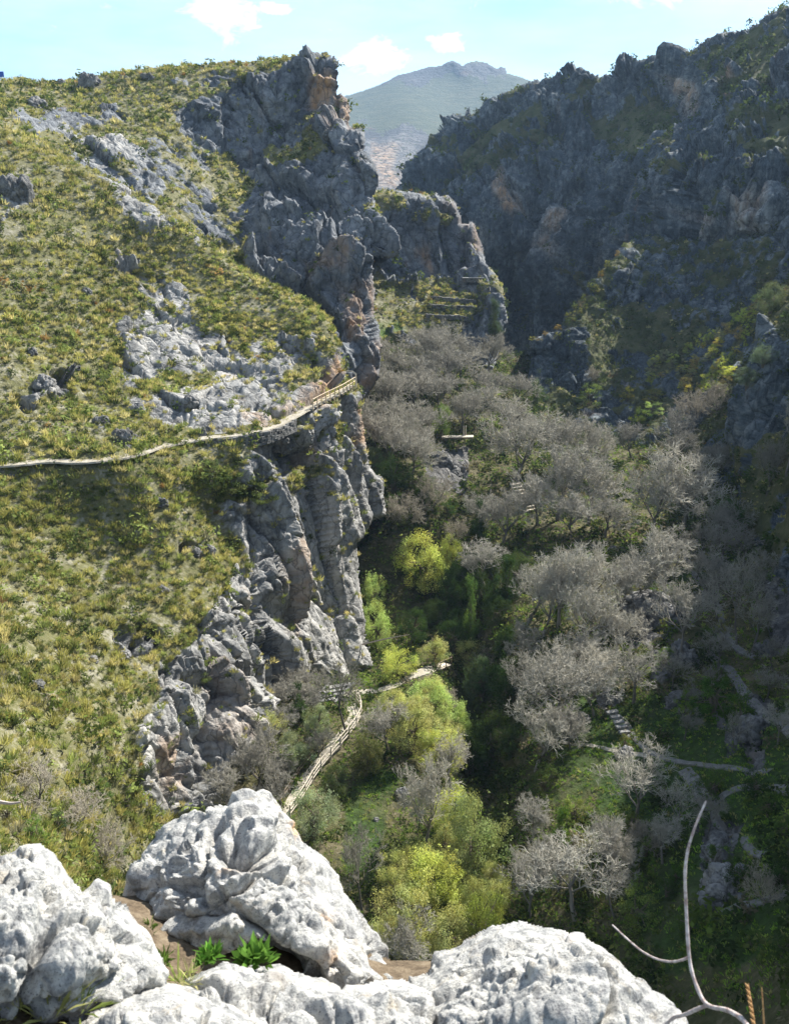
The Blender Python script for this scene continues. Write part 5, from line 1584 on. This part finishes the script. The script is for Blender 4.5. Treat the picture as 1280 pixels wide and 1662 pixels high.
# wooden stairs and the white bench in the valley
b0 = at(S_H, 862, 828)
o = empty('wooden_stairs', tuple(b0), 'wooden stairs with handrails among the round bare trees', 'stairs')
for k in range(9):
    s = Soup()
    s.box((-.28 * k, .42 * k, .3 + .42 * k), (.9, .22, .06), .5)
    s.build('tread', M_wood_pale, o)
for k in (-1, 1):
    s = Soup()
    s.tube([(.8 * k, .45 * k, .2), (.8 * k - 2.4, .45 * k + 3.6, 3.8)], [.09, .09], 4)
    s.tube([(.8 * k, .45 * k, 1.3), (.8 * k - 2.4, .45 * k + 3.6, 4.9)], [.06, .06], 4)
    s.build('handrail', M_wood_pale, o)
b0 = at(S_H, 938, 1056)
o = empty('wooden_bench', tuple(b0), 'pale wooden bench below the central bare clump', 'bench')
s = Soup()
for k in range(3):
    s.box((0, k * .16 - .16, .48), (1.0, .065, .03), .0)
s.build('seat', M_wood_pale, o)
s = Soup()
for k in range(2):
    s.box((0, .34, .68 + k * .18), (1.0, .03, .07), .0)
s.build('backrest', M_wood_pale, o)
for x in (-.8, .8):
    s = Soup()
    s.box((x, 0, .2), (.05, .22, .26))
    s.build('leg', M_wood_dark, o)
o.rotation_euler = (0, 0, .9)
# blue trail sign on the left skyline
b0 = at(S_B, 3, 130)
m_blue, tb = new_mat('blue_paint')
tb.out(tb.bsdf((.03, .10, .42), .5))
o = empty('trail_sign', tuple(b0), 'small blue sign on the skyline at the left frame edge', 'sign')
s = Soup()
s.box((0, 0, .5), (.06, .06, .9))
s.build('post', M_wood_dark, o)
s = Soup()
s.box((0, -.09, 1.2), (.8, .03, .55))
s.build('panel', m_blue, o)

# gravel tracks on the right
TRACKS = [([(970, 1148), (1000, 1162), (1020, 1180), (1030, 1200), (1046, 1216), (1075, 1230), (1110, 1238), (1150, 1246), (1200, 1250), (1250, 1252)], .45), ([(1110, 1250), (1128, 1270), (1140, 1295), (1150, 1310), (1165, 1300), (1185, 1286), (1225, 1280), (1290, 1282)], .8),
          ([(1050, 1228), (1010, 1222), (960, 1212), (915, 1206)], .45), ([(1155, 1316), (1185, 1345), (1215, 1378), (1240, 1390)], .45), ([(1165, 1030), (1150, 1060), (1185, 1090), (1210, 1130), (1250, 1160), (1290, 1195)], .9),
          ([(1105, 880), (1130, 940), (1165, 985), (1175, 1030), (1230, 1070)], .7), ([(1160, 1480), (1210, 1468), (1280, 1455)], .4)]
for uv, w in TRACKS:
    ribbon('gravel_track', ground_line(S_H, uv, 7), w, M_path_shade if max(x for x, y in uv) > 1160 else M_path, .07, .25, T_H, .85)
b0 = at(S_H, 1018, 1196)
o = empty('stone_steps', tuple(b0), 'short flight of pale stone steps climbing from the gravel track', 'steps')
for k in range(6):
    s = Soup()
    s.box((-.16 * k + rb.uniform(-.08, .08), .5 * k, .04 + .2 * k), (.5 * rb.uniform(.8, 1.1), .22, .10), .3 + rb.uniform(-.12, .12))
    s.build('step', M_path_shade, o)

# dry-stone terrace walls on the bluff
TW = [([(690, 512), (715, 513), (745, 514), (768, 511)], 'lowest dry-stone terrace wall on the bluff'), ([(695, 497), (730, 499), (770, 496)], 'second dry-stone terrace wall from the bottom on the bluff'),
      ([(700, 484), (735, 486), (772, 482)], 'third dry-stone terrace wall from the bottom on the bluff'), ([(750, 468), (775, 470), (795, 467)], 'short uppermost terrace wall on the bluff')]
for uv, lab in TW:
    L = toward_eye(ground_line(S_D, uv, 8), 1.2)
    o = empty('terrace_wall', tuple(L[0]), lab, 'wall', 'terrace walls on the bluff')
    s = Soup()
    for k in range(len(L) - 1):
        a, b = L[k] - L[0], L[k + 1] - L[0]
        for row in range(2):
            h = .55
            c = (a + b) / 2 + np.array([0, 0, -.5 + row * h])
            d = b - a
            s.box(c + rng.normal(size=3) * .06, (np.linalg.norm(d) * .5, .45, .26), math.atan2(d[1], d[0]) + rng.normal() * .06)
    s.build('stonework', M_slope_rock, o)
    g0 = L + np.array([0, 1.2, 1.0])
o = empty('stone_platform', tuple(at(S_D, 766, 452)), 'small pale flat-topped platform on the upper terrace of the bluff', 'platform')
s = Soup()
s.box((0, 0, .3), (2.6, 1.6, .5))
s.build('base', M_slope_rock, o)
s = Soup()
s.box((.1, -.1, .9), (2.9, 1.8, .09), .03)
s.build('slab', M_path, o)


# --- boulders and outcrops lying on the slopes
def rock_mesh(seed, flat=.7, n=40):
    th = np.linspace(0, math.pi, n)
    ph = np.linspace(0, 2 * math.pi, 2 * n + 1)[:-1]
    T, F = np.meshgrid(th, ph, indexing='ij')
    d = np.stack([np.sin(T) * np.cos(F), np.sin(T) * np.sin(F), np.cos(T)], -1)
    w1, w2, c = worley(d * 1.25 + seed * 3.7)
    r = 1 + .28 * fbm(d * 1.1 + seed, 3) + (c[..., 3] - .5) * .42 - sstep(.16, 0, w2 - w1) * .12
    w1, w2, c = worley(d * 3.2 + seed * 1.9)
    r = r + (c[..., 3] - .5) * .10 - sstep(.2, 0, w2 - w1) * .06 + fbm(d * 6 + seed, 3) * .07
    v = d * r[..., None] * np.array([.5, .42, flat * .5])
    idx = np.arange(T.size).reshape(T.shape)
    nx = np.roll(idx, -1, 1)
    f = np.stack([idx[:-1], nx[:-1], nx[1:], idx[1:]], -1).reshape(-1, 4)
    return mesh_np('rock', v.reshape(-1, 3), f, None, {'rock': np.ones(T.size)}, smooth=True)


ROCKS = []
for k in range(5):
    me = rock_mesh(k + 1, [.8, 1.1, .6, .9, .7][k])
    me.materials.append(M_slope_rock)
    ROCKS.append(me)
rocks = [(316, 892, 34, 'split grey rock standing on the grass left of the pale cliff', S_C), (338, 893, 22, 'smaller half beside the split grey rock', S_C), (240, 1042, 52, 'long dark slab-like rock in the lower grass slope', S_C), (262, 960, 22, 'dark rounded rock in the middle of the grass slope', S_C), (60, 1112, 26, 'dark pointed rock in the lower left grass', S_C),
         (140, 474, 22, 'pale boulder on the upper left slope', S_C), (52, 574, 18, 'dark rock at the left edge above the path', S_C), (38, 648, 40, 'left block of the grey outcrop above the path', S_C), (70, 632, 44, 'middle block of the grey outcrop above the path', S_C), (105, 626, 50, 'right block of the grey outcrop above the path', S_C),
         (165, 685, 36, 'grey rock just above the path at the left', S_C), (200, 710, 38, 'grey boulder right beside the path bend', S_C), (215, 705, 22, 'dark boulder next to the path bend', S_C), (225, 668, 34, 'grey boulder uphill of the path bend', S_C), (150, 1072, 22, 'pale stone in the bare patch of the lower slope', S_C), (200, 1068, 24, 'broken pale stones below the slab-like rock', S_C),
         (25, 315, 60, 'layered rock ledge at the left frame edge high on the slope', S_C), (120, 600, 20, 'small rock above the grey outcrop', S_C), (262, 815, 22, 'grey rock in the grass above the split one', S_C), (20, 770, 16, 'small stone under the path at the left edge', S_C), (310, 660, 30, 'grey rock above the middle of the path', S_C), (330, 700, 26, 'dark rock on the uphill edge of the path', S_C),
         (470, 712, 60, 'big overhanging block under the railing', S_C), (425, 1002, 26, 'upright rock pillar beside the ribbed crag', S_C),
         (60, 170, 40, 'grey rock outcrop on the upper left hill', S_B), (100, 136, 24, 'rock on the left skyline', S_B), (145, 140, 40, 'dark outcrop below the left skyline', S_B), (240, 128, 26, 'rock on the middle of the left skyline', S_B), (535, 222, 20, 'pale rounded rock on the ledge below the orange cliff', S_B),
         (1050, 985, 90, 'big dark rock of the grassy knoll', S_H), (1085, 1000, 66, 'right-hand dark rock of the grassy knoll', S_H), (1100, 1075, 66, 'grey rock face below the grassy knoll', S_H), (1000, 1135, 60, 'flat dark rock beside the small straight-trunked tree', S_H), (1100, 1140, 48, 'dark boulder right of the stone steps', S_H), 
         (945, 1172, 34, 'rounded brown boulder below the wide bare tree', S_H), (1018, 1225, 36, 'dark pointed rock on the meadow beside the track', S_H), (1240, 1058, 34, 'pale boulder beside the right-hand track', S_H), (1262, 960, 44, 'grey rock in the bank at the right edge', S_H), 
         (1225, 1185, 60, 'dark craggy rock right of the meadow', S_H), (1165, 1375, 84, 'large dark crag in the shaded lower right', S_H), (1180, 1440, 90, 'lowest dark crag in the shaded lower right', S_H), 
         (715, 745, 40, 'pale slanting rock below the small footbridge', S_H), (738, 760, 36, 'second slanting rock below the small footbridge', S_H), (655, 1290, 26, 'dark flat rock in the sunny glade', S_H), (610, 1330, 12, 'pale stone in the sunny glade', S_H), (400, 1168, 64, 'overhanging block at the foot of the ribbed crag', S_C)]
for k, (u, v, w, lab, S) in enumerate(rocks):
    p = at(S, u, v)
    wm = w * depth_of(p) / FPX
    o = link('rock', ROCKS[k % 5])
    o.location = p - np.array([0, 0, wm * .10])
    o.rotation_euler = (rb.uniform(-.3, .3), rb.uniform(-.35, .35), rb.uniform(0, 6.28))
    o.scale = (wm, wm, wm)
    tag(o, lab, 'rock')

# fallen branches and dead sticks
for (pts, lab) in (([(588, 1046, 104.5), (612, 1040, 103), (640, 1034, 102), (664, 1030, 101)], 'pale dead branch sticking out over the stream below the cliff'),
                   ([(0, 1302, 48.0), (18, 1304, 47.6), (34, 1302, 47.3)], 'dead pale stick lying at the left frame edge')):
    L = uv_line([(a, b, r - 1.2) for a, b, r in pts])
    s = Soup()
    s.tube(L, np.linspace(.12, .05, len(L)), 5)
    tag(s.build('dead_branch', M_twig), lab, 'branch')
# bare side branches of the ivy snag
CLOUDS = [(360, 30, 75, 45, 1.0), (440, 12, 45, 14, .8), (535, 48, 35, 10, .75), (620, 92, 90, 40, .95), (730, 75, 90, 22, .7), (1170, -25, 260, 34, .6)]
SKY_TINT = (.78, 1.02, 1.12)
SKY_STRENGTH = .058
HAZE = .0001
EXPOSURE = 1.48
# ------------------------------------------------------------------ light, sky, camera
SUN_AZ, SUN_EL = 40.0, 41.0        # degrees to the right of straight ahead, degrees above the horizon
sd = np.array([math.sin(R(SUN_AZ)) * math.cos(R(SUN_EL)), math.cos(R(SUN_AZ)) * math.cos(R(SUN_EL)), math.sin(R(SUN_EL))])
sun = bpy.data.lights.new('sun', 'SUN')
sun.energy = 5.0
sun.angle = R(.53)
sun.color = (1, .95, .86)
so = bpy.data.objects.new('sun', sun)
COL.objects.link(so)
from mathutils import Vector
so.rotation_euler = Vector((-sd[0], -sd[1], -sd[2])).to_track_quat('-Z', 'Y').to_euler()
so.location = (60, 0, 200)

W = bpy.data.worlds.new('World')
SC.world = W
W.use_nodes = True
t = NT(W)
sky = t.n('ShaderNodeTexSky', sky_type='NISHITA', sun_disc=False, sun_elevation=R(SUN_EL), sun_rotation=R(SUN_AZ), air_density=1.0, dust_density=.6, ozone_density=1.0, altitude=900)
dirv = t.n('ShaderNodeTexCoord').outputs['Generated']
skyc = sky.outputs[0]
# white cumulus: clumps of cloud in a few parts of the sky
cl = None
for (u, v, ru, rv, pw) in CLOUDS:
    d = rays(u, v)
    d = d / np.linalg.norm(d)
    sub = t.n('ShaderNodeVectorMath', operation='SUBTRACT', i_1=tuple(d))
    t.t.links.new(dirv, sub.inputs[0])
    mp = t.n('ShaderNodeMapping', i_Vector=sub.outputs[0], i_Scale=(FPX / ru, FPX / ru, FPX / rv))
    ln = t.n('ShaderNodeVectorMath', operation='LENGTH')
    t.t.links.new(mp.outputs[0], ln.inputs[0])
    g = t.math('MULTIPLY', t.val(ln.outputs['Value'], 1.0, .0), pw)
    cl = g if cl is None else t.math('MAXIMUM', cl, g)
n1 = t.noise(t.scaled(dirv, (1, 1, 1.9)), 21, 9, .62, .5)
dens = t.val(t.math('ADD', cl, t.math('MULTIPLY', t.math('SUBTRACT', n1, .5), 2.3)), .30, .75)
veil = t.math('MULTIPLY', t.val(t.noise(t.scaled(dirv, (1, 1, 4)), 3.0, 5, .6), .32, .72), .42)
skyc = t.mix(1.0, skyc, SKY_TINT, 'MULTIPLY')
cm = t.mix(t.math('MAXIMUM', dens, veil), skyc, (11.0, 11.0, 10.8))
bg = t.n('ShaderNodeBackground', i_Color=cm, i_Strength=SKY_STRENGTH)
t.n('ShaderNodeOutputWorld', i_Surface=bg.outputs[0])

cam = bpy.data.cameras.new('camera')
cam.sensor_fit = 'VERTICAL'
cam.sensor_height = 24
cam.lens = 24 * FPX / PH
cam.clip_start = .05
cam.clip_end = 9000
cam.dof.use_dof = True
cam.dof.focus_distance = 90
cam.dof.aperture_fstop = 5.6
co = bpy.data.objects.new('camera', cam)
COL.objects.link(co)
co.location = (0, 0, CAM_Z)
co.rotation_euler = (R(90) - PITCH, 0, 0)
SC.camera = co

if HAZE > 0:
    hv = np.array([(x, y, z) for x in (-1500, 2200) for y in (-60, 3900) for z in (-160, 900)], float)
    hf = np.array([(0, 1, 3, 2), (4, 6, 7, 5), (0, 4, 5, 1), (2, 3, 7, 6), (0, 2, 6, 4), (1, 5, 7, 3)])
    m, tt = new_mat('haze')
    pv = tt.n('ShaderNodeVolumePrincipled', i_Color=(.48, .70, 1, 1), i_Density=HAZE, i_Anisotropy=.2)
    tt.n('ShaderNodeOutputMaterial', i_Volume=pv.outputs[0])
    ho = link('haze', mesh_np('haze', hv, hf, m))
    ho['kind'] = 'stuff'

vs_ = SC.view_settings
vs_.view_transform = 'Standard'
vs_.look = 'None'
vs_.exposure = EXPOSURE
vs_.gamma = 1
cy = SC.cycles
cy.max_bounces = 6
cy.diffuse_bounces = 3
cy.transmission_bounces = 3
cy.transparent_max_bounces = 4
cy.volume_bounces = 0
cy.use_denoising = True
try:
    cy.denoiser = 'OPENIMAGEDENOISE'
    cy.denoising_input_passes = 'RGB_ALBEDO_NORMAL'
except Exception:
    pass
cy.caustics_reflective = False
cy.caustics_refractive = False
